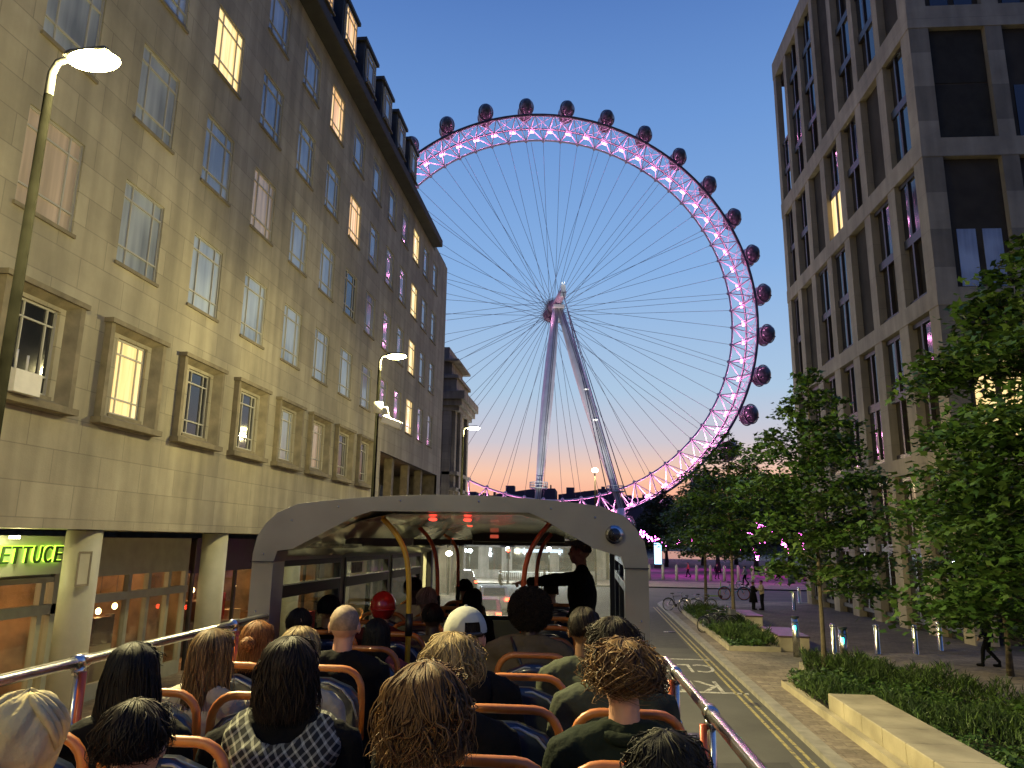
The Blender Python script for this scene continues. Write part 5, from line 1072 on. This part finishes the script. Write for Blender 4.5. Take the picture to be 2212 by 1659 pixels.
SEATJ = remesh(m_, .011, 4, 'jacket', CL0, .009)
m_ = MB(); m_.ell((0, 0, .56), (.18, .145, .12), 16, 10)
for s in (-1, 1): cap(m_, (s*.085, .03, .54), (s*.10, .38, .535), .095, .07); cap(m_, (s*.10, .38, .53), (s*.10, .36, .15), .065, .055)
SEATT = remesh(m_, .015, 3, 'trousers', CL0, .007)
m_ = MB(); m_.tube([(.075*math.cos(a), -.005+.075*math.sin(a), 1.075+.012*math.sin(a)) for a in [2*math.pi*i/20 for i in range(20)]], .022, 8, closed=True); COLLAR = m_.mesh('collar', CL0)
m_ = MB(); m_.ell((0, -.085, 1.03), (.12, .055, .085), 16, 10); m_.tube([(.11*math.cos(a), .01-.10*abs(math.sin(a)) if math.sin(a) < 0 else .01+.05*math.sin(a), 1.07) for a in [2*math.pi*i/20 for i in range(20)]], .032, 8, closed=True); HOODM = remesh(m_, .012, 5, 'hood', CL0)
def setm(o, m_): 
    o.material_slots[0].link = 'OBJECT'; o.material_slots[0].material = m_
CLM = {}
def cloth(name, c, rough=.9, scale=60):
    if name in CLM: return CLM[name]
    m_ = mat(name, c, rough, var=(7, .25), bump=(9, .9, .03), spec=.15); CLM[name] = m_; return m_
HM = {}
def hairmat(name, c, c2=None):
    if name in HM: return HM[name]
    m = mat('hair_'+name, c, .62, spec=.28); n = m.node_tree.nodes; l = m.node_tree.links; b = n['Principled BSDF']
    at = n.new('ShaderNodeAttribute'); at.attribute_name = 'lock'; 
    mx_ = n.new('ShaderNodeMix'); mx_.data_type = 'RGBA'; mx_.inputs[6].default_value = (*[q*.55 for q in c], 1); mx_.inputs[7].default_value = (*(c2 or [q*1.55 for q in c]), 1)
    l.new(at.outputs['Fac'], mx_.inputs[0]); l.new(mx_.outputs[2], b.inputs['Base Color']); HM[name] = m; return m
def hair(style, seed, n=700, m_=None):
    """strand locks over the head; local frame of the seated figure"""
    rn = random.Random(seed); mb = MB(); lock = []; cx, cy, cz = HC; cy -= .008; cz += .018
    sh = style.get('len', 0); vol = style.get('vol', .012); curl = style.get('curl', 0); rx, ry, rz = .077+vol, .097+vol, .090+vol
    nseg = style.get('seg', 12); th_end = style.get('end', 118); spread = style.get('spread', .0); rad = style.get('r', .0048)
    part = style.get('part', 0); lump = style.get('lump', .045); s1, s2, s3 = rn.uniform(0, 6), rn.uniform(0, 6), rn.uniform(0, 6)
    def srf(th, ph, k=1):
        k = k*(1+lump*min(1, th*1.1)*(math.sin(3*ph+2*th+s1)*.5+math.sin(5*ph-4*th+s2)*.35+math.sin(8*th+2*ph+s3)*.3))
        return Vector((cx+rx*k*math.sin(th)*math.cos(ph), cy+ry*k*math.sin(th)*math.sin(ph), cz+rz*k*math.cos(th)))
    # under-layer
    b0 = len(mb.v)
    vs = []; fs = []; nu, nv = 28, 14
    for i in range(nv+1):
        for j in range(nu):
            ph = 2*math.pi*j/nu; front = max(0, math.sin(ph)); e = R(th_end)*(1-front*.48); th = e*i/nv; p = srf(th, ph, .97)
            vs.append(p)
    for i in range(nv):
        for j in range(nu): fs.append((i*nu+j, i*nu+(j+1) % nu, (i+1)*nu+(j+1) % nu, (i+1)*nu+j))
    mb.add(vs, fs, 0, True); lock += [.25]*len(vs)
    if sh > 0:   # hanging mass behind
        vs = []; fs = []; nv = 10
        for i in range(nv+1):
            u = i/nv; z = cz-sh*u
            for j in range(17):
                ph = R(175)+R(190)*j/16; wx = (rx*.96+spread*u)*(1-.25*max(0, u-.8)/.2); wy = ry*.94+.0*u
                back = -.05*min(1, u*1.2)*0
                vs.append(Vector((cx+wx*math.cos(ph), cy+wy*math.sin(ph)*(1-.15*u)+back-.015*u, z)))
        for i in range(nv):
            for j in range(16): fs.append((i*17+j, i*17+j+1, (i+1)*17+j+1, (i+1)*17+j))
        mb.add(vs, fs, 0, True); lock += [.2]*len(vs)
    n = int(n*1.7); rad *= .62; clumps = []
    for i in range(max(30, n//14)): clumps.append((rn.uniform(0, 2*math.pi), rn.gauss(0, .30), rn.uniform(0, 6), rn.uniform(0, 6), rn.uniform(.6, 1.4), rn.uniform(-.035, .045)))
    for i in range(n):
        cph, cdr, cw1, cw2, ca, ck = rn.choice(clumps); ph = (cph+rn.gauss(0, .13)) % (2*math.pi); front = max(0, math.sin(ph)); thE = R(th_end+rn.uniform(-8, 6))*(1-front*.45)
        th0 = R(rn.uniform(2, 30)) if rn.random() < .55 else rn.uniform(R(10), thE*.8); k = 1+ck*.7+rn.uniform(-.02, .035); pts = []
        tot = thE-th0; Lfall = sh*rn.uniform(.82, 1.05) if (sh > 0 and math.sin(ph) < .35) else 0
        L_all = tot*.1+Lfall; ph_ = ph
        drift = cdr+rn.gauss(0, .06)+part*.4+.35*math.sin(ph*2+s2); w1, w2, a1 = cw1+rn.gauss(0, .25), cw2+rn.gauss(0, .25), ca; fly = rn.uniform(2.2, 4.2) if rn.random() < .11 else 1
        for s in range(nseg+1):
            u = s/nseg; dist = u*L_all
            if Lfall == 0 or dist < (math.pi/2-min(th0, 1.5))*.1:
                th = th0+(dist/.1 if Lfall else tot*u); p = srf(min(th, R(150)), ph_+drift*u, k)
            else:
                dd = dist-(math.pi/2-min(th0, 1.5))*.1; uu = dd/max(sh, .01)
                wx = rx*k+spread*uu; p = Vector((cx+wx*math.cos(ph_+drift*u*.4), cy+ry*k*math.sin(ph_+drift*u*.4)*(1-.12*uu)-.02*uu, cz-dd))
            am = .0035+curl*min(1, u*2); fr = 5+curl*420
            p = p+Vector((math.sin(w1+u*fr*a1), math.cos(w2+u*fr*a1*.9)*.7, math.sin(w2+u*fr*1.2)*.5))*am*(.3+u)*fly
            pts.append(p)
        r0 = rad*rn.uniform(.6, 1.3); b0 = len(mb.v)
        mb.tube(pts, [r0*(.5 if s == 0 else 1)*(1-.85*(s/nseg)**3) for s in range(nseg+1)], 3, 0, False, True)
        lock += [min(1, max(0, rn.gauss(.5, .28)))]*(len(mb.v)-b0)
    for bx in style.get('buns', []):
        c, r = Vector(bx[:3]), bx[3]; b0 = len(mb.v)
        mb.ell(c, (r, r, r), 12, 8); lock += [.3]*(len(mb.v)-b0)
        for i in range(120):
            a_ = Vector((rn.gauss(0, 1), rn.gauss(0, 1), rn.gauss(0, 1))).normalized(); t_ = a_.orthogonal().normalized(); u_ = a_.cross(t_); b0 = len(mb.v); s0 = rn.uniform(0, 6)
            mb.tube([c+(t_*math.cos(s0+q*.35)+u_*math.sin(s0+q*.35))*r*rn.uniform(1.0, 1.03)+a_*r*.1 for q in range(9)], [.004*(1-abs(q-4)/5) for q in range(9)], 4, 0, False); lock += [rn.random()]*(len(mb.v)-b0)
    me = mb.mesh('hair', m_); at = me.attributes.new('lock', 'FLOAT', 'POINT'); at.data.foreach_set('value', lock); return me
def afro(seed, m_, R_=.135, n=2600):
    rn = random.Random(seed); mb = MB(); lock = []; c = Vector(HC)+Vector((0, -.01, .02)); mb.ell(c, (R_*.86, R_*.86, R_*.84), 24, 16); lock += [.2]*len(mb.v)
    for i in range(n):
        d = Vector((rn.gauss(0, 1), rn.gauss(0, 1), rn.gauss(0, 1))).normalized()
        if d.y > .45 and d.z < .3: continue
        a = d.orthogonal().normalized(); b_ = d.cross(a); b0 = len(mb.v); w_ = rn.uniform(0, 6)
        mb.tube([c+d*R_*(.82+.045*q)+(a*math.cos(w_+q*1.6)+b_*math.sin(w_+q*1.6))*.007 for q in range(6)], [.004, .004, .0035, .003, .002, .001], 4, 0, False); lock += [rn.random()]*(len(mb.v)-b0)
    me = mb.mesh('hair', m_); at = me.attributes.new('lock', 'FLOAT', 'POINT'); at.data.foreach_set('value', lock); return me
SKN = {'fair': SKIN, 'pink': mat('skin_pink', (.50, .27, .19), .5, var=(9, .1)), 'brown': mat('skin_brown', (.16, .08, .045), .5, var=(9, .1)), 'dark': mat('skin_dark', (.05, .026, .018), .45, var=(9, .1))}
def passenger(px, py, Y, label, skin, jm, hm=None, style=None, n=700, nominal=None, wide=1.0, turn=0, coll=None, hood_=None, tm=None, seedx=0, hs=1.0, lean=0):
    d = ray(px, py); P = CAM+d*(Y/d.y); top = nominal or P.z; s = (top-DK)/(1.342+(min(style.get('vol', 0), .03)*1.0 if style else 0))
    t = thing('person', (P.x, Y-.03, DK), label, 'person', 'passengers on the upper deck'); rr = random.Random(int(px*3+py)); t.rotation_euler = (lean, R(rr.uniform(-1.2, 1.2)), R(rr.uniform(-13, 13))); t.scale = (s, s, s)
    b_ = link('body', SEATB, t); setm(b_, SKN[skin]); link('eyes', SEYE, b_)
    j = link('jacket', SEATJ, t); setm(j, jm); q = link('trousers', SEATT, t); j.scale = (wide, 1, 1); setm(q, tm or CLM_['black'])
    if coll: c = link('collar', COLLAR, j); setm(c, coll)
    if hood_: c = link('hood', HOODM, j); setm(c, hood_)
    if style is not None:
        h = link('hair', hair(style, int(px*7+py)+seedx, n, hm), t); 
        if hs != 1: h.scale = (hs, hs, hs); h.location = Vector(HC)*(1-hs)
    return t
CLM_ = {k: cloth('cloth_'+k, c, r_) for k, c, r_ in (('black', (.006, .006, .007), .9), ('navy', (.014, .018, .035), .9), ('olive', (.045, .052, .032), .85), ('grey', (.14, .14, .12), .9), ('pale', (.36, .33, .27), .9), ('white', (.62, .60, .50), .85), ('tan', (.12, .09, .055), .9), ('pinkish', (.42, .28, .27), .9), ('coral', (.36, .09, .07), .9), ('teal', (.10, .20, .17), .9), ('darkgreen', (.012, .018, .012), .85), ('greygreen', (.055, .062, .045), .9), ('cream', (.46, .38, .24), .9), ('maroon', (.06, .01, .012), .9))}
H = {k: hairmat(k, c, c2) for k, c, c2 in (('black', (.004, .0035, .0035), (.012, .010, .009)), ('dkbrown', (.010, .006, .004), (.03, .018, .010)), ('brown', (.06, .03, .012), (.20, .11, .04)), ('chestnut', (.055, .026, .009), (.22, .115, .04)), ('lightbrown', (.10, .055, .022), (.26, .16, .07)), ('ginger', (.14, .045, .012), (.36, .15, .045)), ('blonde', (.20, .125, .045), (.50, .35, .15)), ('grey', (.16, .14, .12), (.38, .34, .28)), ('curlybrown', (.045, .022, .009), (.22, .12, .045)))}
SHORT = dict(end=112, vol=.005, r=.0042); LONG = dict(len=.34, spread=.02, vol=.016, end=95, r=.0055, seg=14); BOB = dict(len=.20, spread=.03, vol=.018, end=95, r=.0052, seg=12)
P = passenger
# nearest row
a = P(50, 1506, 1.95, 'passenger in a pale cream headscarf at the bottom left corner', 'fair', CLM_['cream'], wide=1.0)
mb = MB(); rn = random.Random(2); vs = []; fs = []; nu, nv = 64, 30; c0 = Vector(HC)+Vector((0, -.01, .02))
for i in range(nv+1):
    th = R(150)*i/nv
    for j in range(nu):
        ph = 2*math.pi*j/nu; f = 1+.035*math.sin(ph*7+th*3)+.03*math.sin(ph*4-th*5+1)+.018*math.sin(ph*15+th*9); k = 1 if th < 1.6 else 1+.25*(th-1.6)
        open_ = 1 if math.sin(ph) < .55 or th < .9 else .80
        vs.append(c0+Vector((.100*f*k*open_*math.sin(th)*math.cos(ph), .118*f*k*open_*math.sin(th)*math.sin(ph), .110*f*math.cos(th)-(.04*(th-1.6) if th > 1.6 else 0))))
for i in range(nv):
    for j in range(nu): fs.append((i*nu+j, i*nu+(j+1) % nu, (i+1)*nu+(j+1) % nu, (i+1)*nu+j))
mb.add(vs, fs, 0, True)
for i in range(7):
    ph0 = rn.uniform(3.4, 6.0); mb.tube([c0+Vector((.104*math.sin(t)*math.cos(ph0+.6*t), .122*math.sin(t)*math.sin(ph0+.6*t), .114*math.cos(t))) for t in [.3+.17*q for q in range(11)]], [.004, .009, .011, .012, .012, .012, .012, .011, .010, .008, .004], 8)
sc_ = mb.build('headscarf', cloth('scarf_cream', (.50, .42, .24), .8), a); bm = None
P(325, 1510, 1.95, 'passenger with short dark hair and pale pink top in the bottom left', 'fair', CLM_['pinkish'], H['dkbrown'], dict(end=120, vol=.003, r=.0036, curl=.003, lump=.03), 2000)
P(925, 1433, 1.95, 'passenger with thick chestnut hair and bare ear at the bottom centre', 'fair', CLM_['black'], H['chestnut'], dict(end=95, len=.085, vol=.019, r=.0048, seg=18, curl=.005, lump=.06), 3200)
P(1420, 1578, 1.95, 'passenger of whom only black hair shows at the bottom right edge of the bus', 'fair', CLM_['black'], H['black'], dict(end=120, vol=.008, r=.0045, curl=.007, lump=.07), 1600, wide=1.05)
# second row
P(310, 1388, 2.66, 'passenger with long straight black hair on the left side seats', 'fair', CLM_['black'], H['black'], dict(len=.34, spread=.02, vol=.008, end=95, r=.0045, seg=16, curl=.003), 1700)
a = P(640, 1376, 2.62, 'passenger with a black and white checked scarf and dark bob hair', 'fair', CLM_['black'], H['dkbrown'], dict(len=.15, spread=.008, vol=.011, end=95, r=.0045, seg=14, curl=.003), 1700, wide=1.12)
PL = bpy.data.materials.new('checked_scarf'); PL.use_nodes = True; n_ = PL.node_tree.nodes; l_ = PL.node_tree.links; bs = n_['Principled BSDF']; bs.inputs['Roughness'].default_value = .95
t_ = n_.new('ShaderNodeTexCoord'); uvs = []
for ax_, rot_ in (('X', (.0, .0, .0)), ('Z', (0, .0, 0))):
    mp = n_.new('ShaderNodeMapping'); mp.inputs['Rotation'].default_value = (0, R(40), 0); l_.new(t_.outputs['Object'], mp.inputs[0]); wv = n_.new('ShaderNodeTexWave'); wv.wave_type = 'BANDS'; wv.bands_direction = ax_; wv.inputs['Scale'].default_value = 13; wv.inputs['Distortion'].default_value = 1.2; l_.new(mp.outputs[0], wv.inputs['Vector']); cr = n_.new('ShaderNodeMath'); cr.operation = 'GREATER_THAN'; cr.inputs[1].default_value = .80; l_.new(wv.outputs['Fac'], cr.inputs[0]); uvs.append(cr)
ad = n_.new('ShaderNodeMath'); ad.operation = 'ADD'; l_.new(uvs[0].outputs[0], ad.inputs[0]); l_.new(uvs[1].outputs[0], ad.inputs[1]); mu = n_.new('ShaderNodeMath'); mu.operation = 'MULTIPLY'; mu.inputs[1].default_value = .5; l_.new(ad.outputs[0], mu.inputs[0])
mx_ = n_.new('ShaderNodeMix'); mx_.data_type = 'RGBA'; mx_.inputs[6].default_value = (.012, .012, .012, 1); mx_.inputs[7].default_value = (.34, .34, .28, 1); l_.new(mu.outputs[0], mx_.inputs[0]); l_.new(mx_.outputs[2], bs.inputs['Base Color'])
mb = MB()
for q, (r_, z, w_) in enumerate(((.125, 1.05, .05), (.145, 1.0, .055), (.135, .95, .045))):
    mb.tube([(r_*math.cos(t)*1.05, -.015+r_*math.sin(t)*.85-(.03 if math.sin(t) < 0 else 0), z+.02*math.sin(t+q)-.05*max(0, -math.sin(t))) for t in [2*math.pi*i/28 for i in range(28)]], w_, 10, closed=True)
mb.ell((-.1, -.12, .93), (.06, .04, .10), 10, 8); sm_ = remesh(mb, .009, 3, 'scarf', PL, .011); link('scarf', sm_, a)
P(980, 1366, 2.64, 'passenger with short light blond hair and black jacket in the middle', 'pink', CLM_['black'], H['blonde'], dict(end=116, vol=.012, r=.0042, curl=.005, lump=.06), 2000, coll=CLM_['white'])
P(1340, 1383, 2.64, 'passenger with curly brown hair and dark green jacket on the right', 'pink', CLM_['darkgreen'], H['curlybrown'], dict(end=110, vol=.015, r=.0052, curl=.012, seg=18, lump=.09), 2000, coll=CLM_['darkgreen'], wide=1.08)
P(35, 1492, 2.72, 'passenger mostly hidden behind the cream headscarf', 'fair', CLM_['black'], H['black'], SHORT, 500)
# third row
P(455, 1358, 3.34, 'passenger with long light brown hair hanging over a pale top', 'fair', CLM_['pale'], H['lightbrown'], dict(len=.34, spread=.008, vol=.011, end=95, r=.0045, seg=16, curl=.004), 1600)
P(655, 1353, 3.32, 'blond passenger half hidden behind the checked scarf', 'fair', CLM_['pale'], H['blonde'], dict(end=118, vol=.010, r=.0045, buns=[(.10, -.06, 1.20, .035)]), 800)
a = P(1010, 1318, 3.32, 'passenger in a light grey baseball cap turned backwards', 'pink', CLM_['black'], H['dkbrown'], dict(end=96, vol=.002, r=.003), 300, hood_=CLM_['black'])
mb = MB(); vs = []; fs = []; nu, nv = 48, 14; c0 = Vector(HC)+Vector((0, -.008, .022))
for i in range(nv+1):
    th = R(88)*i/nv
    for j in range(nu):
        ph = 2*math.pi*j/nu; seam = .0025*(1 if j % 8 == 0 else 0); vs.append(c0+Vector(((.094-seam)*math.sin(th)*math.cos(ph), (.112-seam)*math.sin(th)*math.sin(ph), .108*math.cos(th)*(1 if i else 1.0))))
for i in range(nv):
    for j in range(nu):
        ph = 2*math.pi*(j+.5)/nu
        if i >= nv-4 and abs(ph-R(292)) < R(20): continue
        fs.append((i*nu+j, i*nu+(j+1) % nu, (i+1)*nu+(j+1) % nu, (i+1)*nu+j))
mb.add(vs, fs, 0, True); mb.ell(c0+Vector((0, 0, .109)), (.009, .009, .005), 8, 5)
CAPM = mat('cap_cloth', (.40, .40, .34), .9, var=(12, .15), bump=(30, .4, .01)); cp = mb.build('cap', CAPM, a)
mb = MB(); mb.tube([c0+Vector((.096*math.cos(t), .114*math.sin(t), .004)) for t in [R(268+4*q) for q in range(13)]], .007, 6); mb.build('cap_strap', DARK, cp)
mb = MB(); mb.tube([c0+Vector((x, .11+.05*(1-(x/.08)**2), .0)) for x in (-.075, -.05, -.025, 0, .025, .05, .075)], [.004, .006, .008, .008, .008, .006, .004], 6); mb.box((c0.x-.06, c0.y+.095, c0.z-.004), (c0.x+.06, c0.y+.15, c0.z+.003)); mb.build('cap_peak', CAPM, cp)
P(1318, 1333, 3.34, 'passenger with dark wavy hair and grey green jacket by the right rail', 'fair', CLM_['greygreen'], H['dkbrown'], dict(end=116, vol=.014, r=.0045, curl=.007, lump=.07), 1500, wide=1.1)
# fourth row
P(552, 1340, 4.02, 'passenger with ginger hair gathered in a bun beside the left canopy pillar', 'fair', CLM_['black'], H['ginger'], dict(end=122, vol=.006, r=.0045, buns=[(.03, -.11, 1.23, .04)], len=.12), 900)
a = P(745, 1306, 4.0, 'passenger with a shaved head, bare neck and black shirt', 'pink', CLM_['black'], None, None, wide=1.08)
mb = MB(); vs = []; fs = []; nu, nv = 32, 14
for i in range(nv+1):
    for j in range(nu):
        ph = 2*math.pi*j/nu; th = R(112)*(1-max(0, math.sin(ph))*.45)*i/nv; vs.append(Vector((HC[0]+.0785*math.sin(th)*math.cos(ph), HC[1]-.008+.0985*math.sin(th)*math.sin(ph), HC[2]+.018+.0915*math.cos(th))))
for i in range(nv):
    for j in range(nu): fs.append((i*nu+j, i*nu+(j+1) % nu, (i+1)*nu+(j+1) % nu, (i+1)*nu+j))
mb.add(vs, fs, 0, True); mb.build('stubble', mat('stubble', (.24, .16, .105), .7, var=(60, .3), bump=(300, .5, .003)), a)
P(1265, 1312, 4.0, 'passenger with short dark hair right beside the guide in a grey shirt', 'brown', CLM_['greygreen'], H['dkbrown'], SHORT, 500)
# under the canopy
P(825, 1335, 4.72, 'passenger with long black hair and coral jacket by the yellow pole', 'fair', CLM_['coral'], H['black'], dict(len=.38, spread=.02, vol=.012, end=95, r=.006, seg=12), 700)
P(655, 1313, 4.72, 'dark haired passenger beside the left side window', 'fair', CLM_['black'], H['black'], SHORT, 350)
a = P(1140, 1277, 4.72, 'passenger with a big round afro, tan jacket and shoulder strap', 'dark', CLM_['tan'], None, None, wide=1.15, nominal=3.735)
link('hair', afro(3, H['dkbrown'], .138), a)
mb = MB(); mb.tube([(-.10, -.045, 1.09), (-.06, -.105, 1.02), (.02, -.142, .88), (.10, -.145, .75), (.14, -.14, .66)], .011, 6); mb.build('shoulder_strap', DARK, a)
P(720, 1285, 5.42, 'dark haired passenger looking down by the window in front of the shaved head', 'brown', CLM_['black'], H['black'], SHORT, 300)
a = P(825, 1281, 5.42, 'passenger in a shiny red cap left of the yellow pole', 'fair', CLM_['maroon'])
mb = MB(); mb.ell(Vector(HC)+Vector((0, -.01, .018)), (.098, .112, .112), 24, 16); mb.tube([(.098*math.cos(t), HC[1]-.01+.112*math.sin(t), HC[2]-.005) for t in [2*math.pi*i/24 for i in range(24)]], .008, 6, closed=True); mb.build('red_cap', mat('red_satin', (.30, .012, .012), .25, coat=.7), a)
P(935, 1303, 5.42, 'short black haired passenger in a tan shirt right of the yellow pole', 'dark', CLM_['tan'], H['black'], SHORT, 300)
P(925, 1268, 6.1, 'grey haired passenger behind the orange pole', 'fair', CLM_['grey'], H['grey'], SHORT, 300)
P(888, 1246, 6.75, 'passenger in a white shirt with dark skin near the front left', 'dark', CLM_['white'], H['black'], dict(end=100, vol=.004, r=.003), 200, wide=1.05)
P(1018, 1270, 7.4, 'dark haired passenger low in front of the windscreen', 'fair', CLM_['black'], H['black'], BOB, 250)
P(1005, 1250, 8.1, 'front row passenger with dark hair against the windscreen', 'fair', CLM_['black'], H['black'], SHORT, 250)
P(1195, 1256, 8.15, 'front row passenger in a pale grey top beneath the pointing arm', 'fair', CLM_['grey'], H['dkbrown'], SHORT, 250)
# ---- standing figures
SHOE = {}
def standing(name, arms, vox=.012, legs=None, fine=False):
    m_ = MB(); hc = (0, .02, 1.60); head(m_, hc); cap(m_, (0, 0, 1.40), (0, .01, 1.52), .056, .052)
    m_.ell((0, 0, 1.22), (.16, .105, .21), 16, 12); m_.ell((0, 0, .96), (.165, .12, .13), 16, 12); cap(m_, (0, 0, 1.0), (0, 0, 1.2), .115); cap(m_, (-.14, 0, 1.38), (.14, 0, 1.38), .058)
    for (e, w_, dr, pm, cu, pt), s in zip(arms, (-1, 1)):
        cap(m_, (s*.18, 0, 1.37), e, .05, .04); cap(m_, e, w_, .04, .027); hand(m_, w_, dr, pm, cu, s, pt)
    lg = legs or [((-.10, .02, .50), (-.10, -.01, .09)), ((.10, .02, .50), (.10, -.01, .09))]
    for (k_, a_), s in zip(lg, (-1, 1)): cap(m_, (s*.09, 0, .93), k_, .085, .055); cap(m_, k_, a_, .055, .037); cap(m_, (a_[0], a_[1], .045), (a_[0], a_[1]+.15, .04), .045, .036)
    b_ = remesh(m_, vox, 2, 'body', SKIN)
    j = MB(); j.ell((0, 0, 1.2), (.19, .135, .25), 16, 12); j.ell((0, 0, .98), (.185, .14, .15), 14, 10); cap(j, (-.15, 0, 1.375), (.15, 0, 1.375), .07); cap(j, (-.05, 0, 1.42), (.05, 0, 1.42), .06)
    for (e, w_, *_), s in zip(arms, (-1, 1)): cap(j, (s*.18, 0, 1.365), e, .066, .055); cap(j, e, Vector(e).lerp(Vector(w_), .88), .055, .042)
    j = remesh(j, .014, 4, 'jacket', CL0, .008)
    q = MB(); q.ell((0, 0, .95), (.18, .135, .13), 14, 10)
    for (k_, a_), s in zip(lg, (-1, 1)): cap(q, (s*.09, 0, .92), k_, .095, .068); cap(q, k_, (a_[0], a_[1], a_[2]+.03), .068, .055)
    q = remesh(q, .016, 3, 'trousers', CL0); SHOE[name] = []
    for (k_, a_) in lg: sh_ = MB(); cap(sh_, (a_[0], a_[1], .052), (a_[0], a_[1]+.155, .046), .055, .045); cap(sh_, (a_[0], a_[1], .05), (a_[0], a_[1], .11), .052, .048); SHOE[name].append(remesh(sh_, .012, 2, 'shoe', CL0))
    return b_, j, q, eyes(hc), hc, SHOE[name]
def put(meshes, loc, rz, h, skin, jm, tm, label, hm, style, n=200, group=None, cat='person', skirt=None):
    b_, j, q, e, hc, shm = meshes; s = h/1.712; t = thing('person', loc, label, cat, group, rz); t.scale = (s, s, s)
    o = link('body', b_, t); setm(o, SKN[skin]); link('eyes', e, o); o = link('jacket', j, t); setm(o, jm)
    o = link('trousers', q, t); setm(o, tm); [setm(link('shoe', q_, t), CLM_['black']) for q_ in shm]
    if style is not None: ho = link('hair', hair(style, int(loc[0]*31+loc[1]*7), n, hm), t); ho.location = Vector(hc)-Vector(HC)
    if skirt: k = MB(); k.tube([(0, 0, 1.12), (0, 0, .95), (0, 0, .45)], [.15, .2, .27], 20); k.build('skirt', skirt, t)
    return t
relaxed = [((-.23, 0, 1.12), (-.24, .08, .88), (0, .1, -1), (1, 0, 0), .35, False), ((.23, 0, 1.12), (.24, .08, .88), (0, .1, -1), (-1, 0, 0), .35, False)]
# guide faces -x after a quarter turn; his left arm (local -x side is his left when facing +y) points ahead
point = [((-.20, .25, 1.345), (-.17, .50, 1.315), (0, 1, -.02), (0, 0, -1), 1.15, True), ((.22, -.02, 1.12), (.17, .14, .95), (-.2, 1, .1), (0, 0, -1), .6, False)]
G_ = standing('guide', point, .009)
d = ray(1252, 1169); gp = CAM+d*(7.05/d.y)
gd = put(G_, (gp.x+.02, 7.1, DK), R(90), gp.z-DK+.015, 'pink', CLM_['black'], CLM_['black'], 'standing guide in a black jacket pointing left with an outstretched arm', H['grey'], dict(end=104, vol=.004, r=.003), 500, 'people standing')
S_ = standing('walker', relaxed, .014)
hug = [((-.2, .12, 1.14), (-.06, .3, 1.2), (1, .3, 0), (0, 0, -1), .4, False), ((.2, .12, 1.14), (.06, .32, 1.25), (-1, .3, 0), (0, 0, -1), .4, False)]
U_ = standing('hugger', hug, .014)
walk = [((-.22, .08, 1.12), (-.22, .22, .92), (0, .5, -1), (1, 0, 0), .35, False), ((.22, -.1, 1.12), (.23, -.12, .88), (0, -.1, -1), (-1, 0, 0), .35, False)]
W_ = standing('stroller', walk, .014, [((-.10, .16, .52), (-.10, .2, .10)), ((.10, .02, .50), (.10, -.25, .14))])
put(U_, (10.0, 49.4, .1), R(-70), 1.70, 'fair', CLM_['black'], CLM_['black'], 'woman in a long black coat hugging beyond the far stone bench', H['chestnut'], SHORT, 150, 'embracing couple', skirt=CLM_['black'])
put(U_, (10.52, 49.3, .1), R(100), 1.80, 'fair', CLM_['cream'], CLM_['black'], 'man in a pale top and black trousers hugging the woman in black', H['dkbrown'], SHORT, 150, 'embracing couple')
put(W_, (13.5, 28.3, .1), R(60), 1.78, 'fair', CLM_['navy'], CLM_['black'], 'man in dark clothes standing under the big right hand tree', H['black'], SHORT, 150)
put(W_, (11.8, 96, .09), R(80), 1.75, 'fair', CLM_['coral'], CLM_['black'], 'walker in red on the purple lit plaza', H['black'], SHORT, 60, 'walkers on the plaza')
put(W_, (14.6, 92, .09), R(200), 1.7, 'fair', CLM_['black'], CLM_['black'], 'walker in black beyond the plaza bollards', H['black'], SHORT, 60, 'walkers on the plaza')
put(S_, (25.5, 90, .09), R(20), 1.75, 'fair', CLM_['grey'], CLM_['black'], 'walker in grey at the plaza edge near the grid building', H['black'], SHORT, 60, 'walkers on the plaza')
put(W_, (-4.1, 66, 0), R(80), 1.75, 'fair', CLM_['pale'], CLM_['black'], 'pedestrian crossing the junction, seen through the windscreen', H['black'], SHORT, 60, 'pedestrians at the junction')
put(W_, (-7.6, 63, 0), R(-80), 1.7, 'fair', CLM_['greygreen'], CLM_['black'], 'pedestrian by the railing, left of the white car in the windscreen', H['black'], SHORT, 60, 'pedestrians at the junction')
cyc = bicycle((14.0, 72.3, .1), R(60), BF[1], 'silver bicycle ridden along the far kerb')
cp_ = put(W_, (14.0, 72.2, .45), R(60), 1.7, 'fair', CLM_['pale'], CLM_['black'], 'cyclist in a pale top riding along the far kerb', H['black'], SHORT, 60)
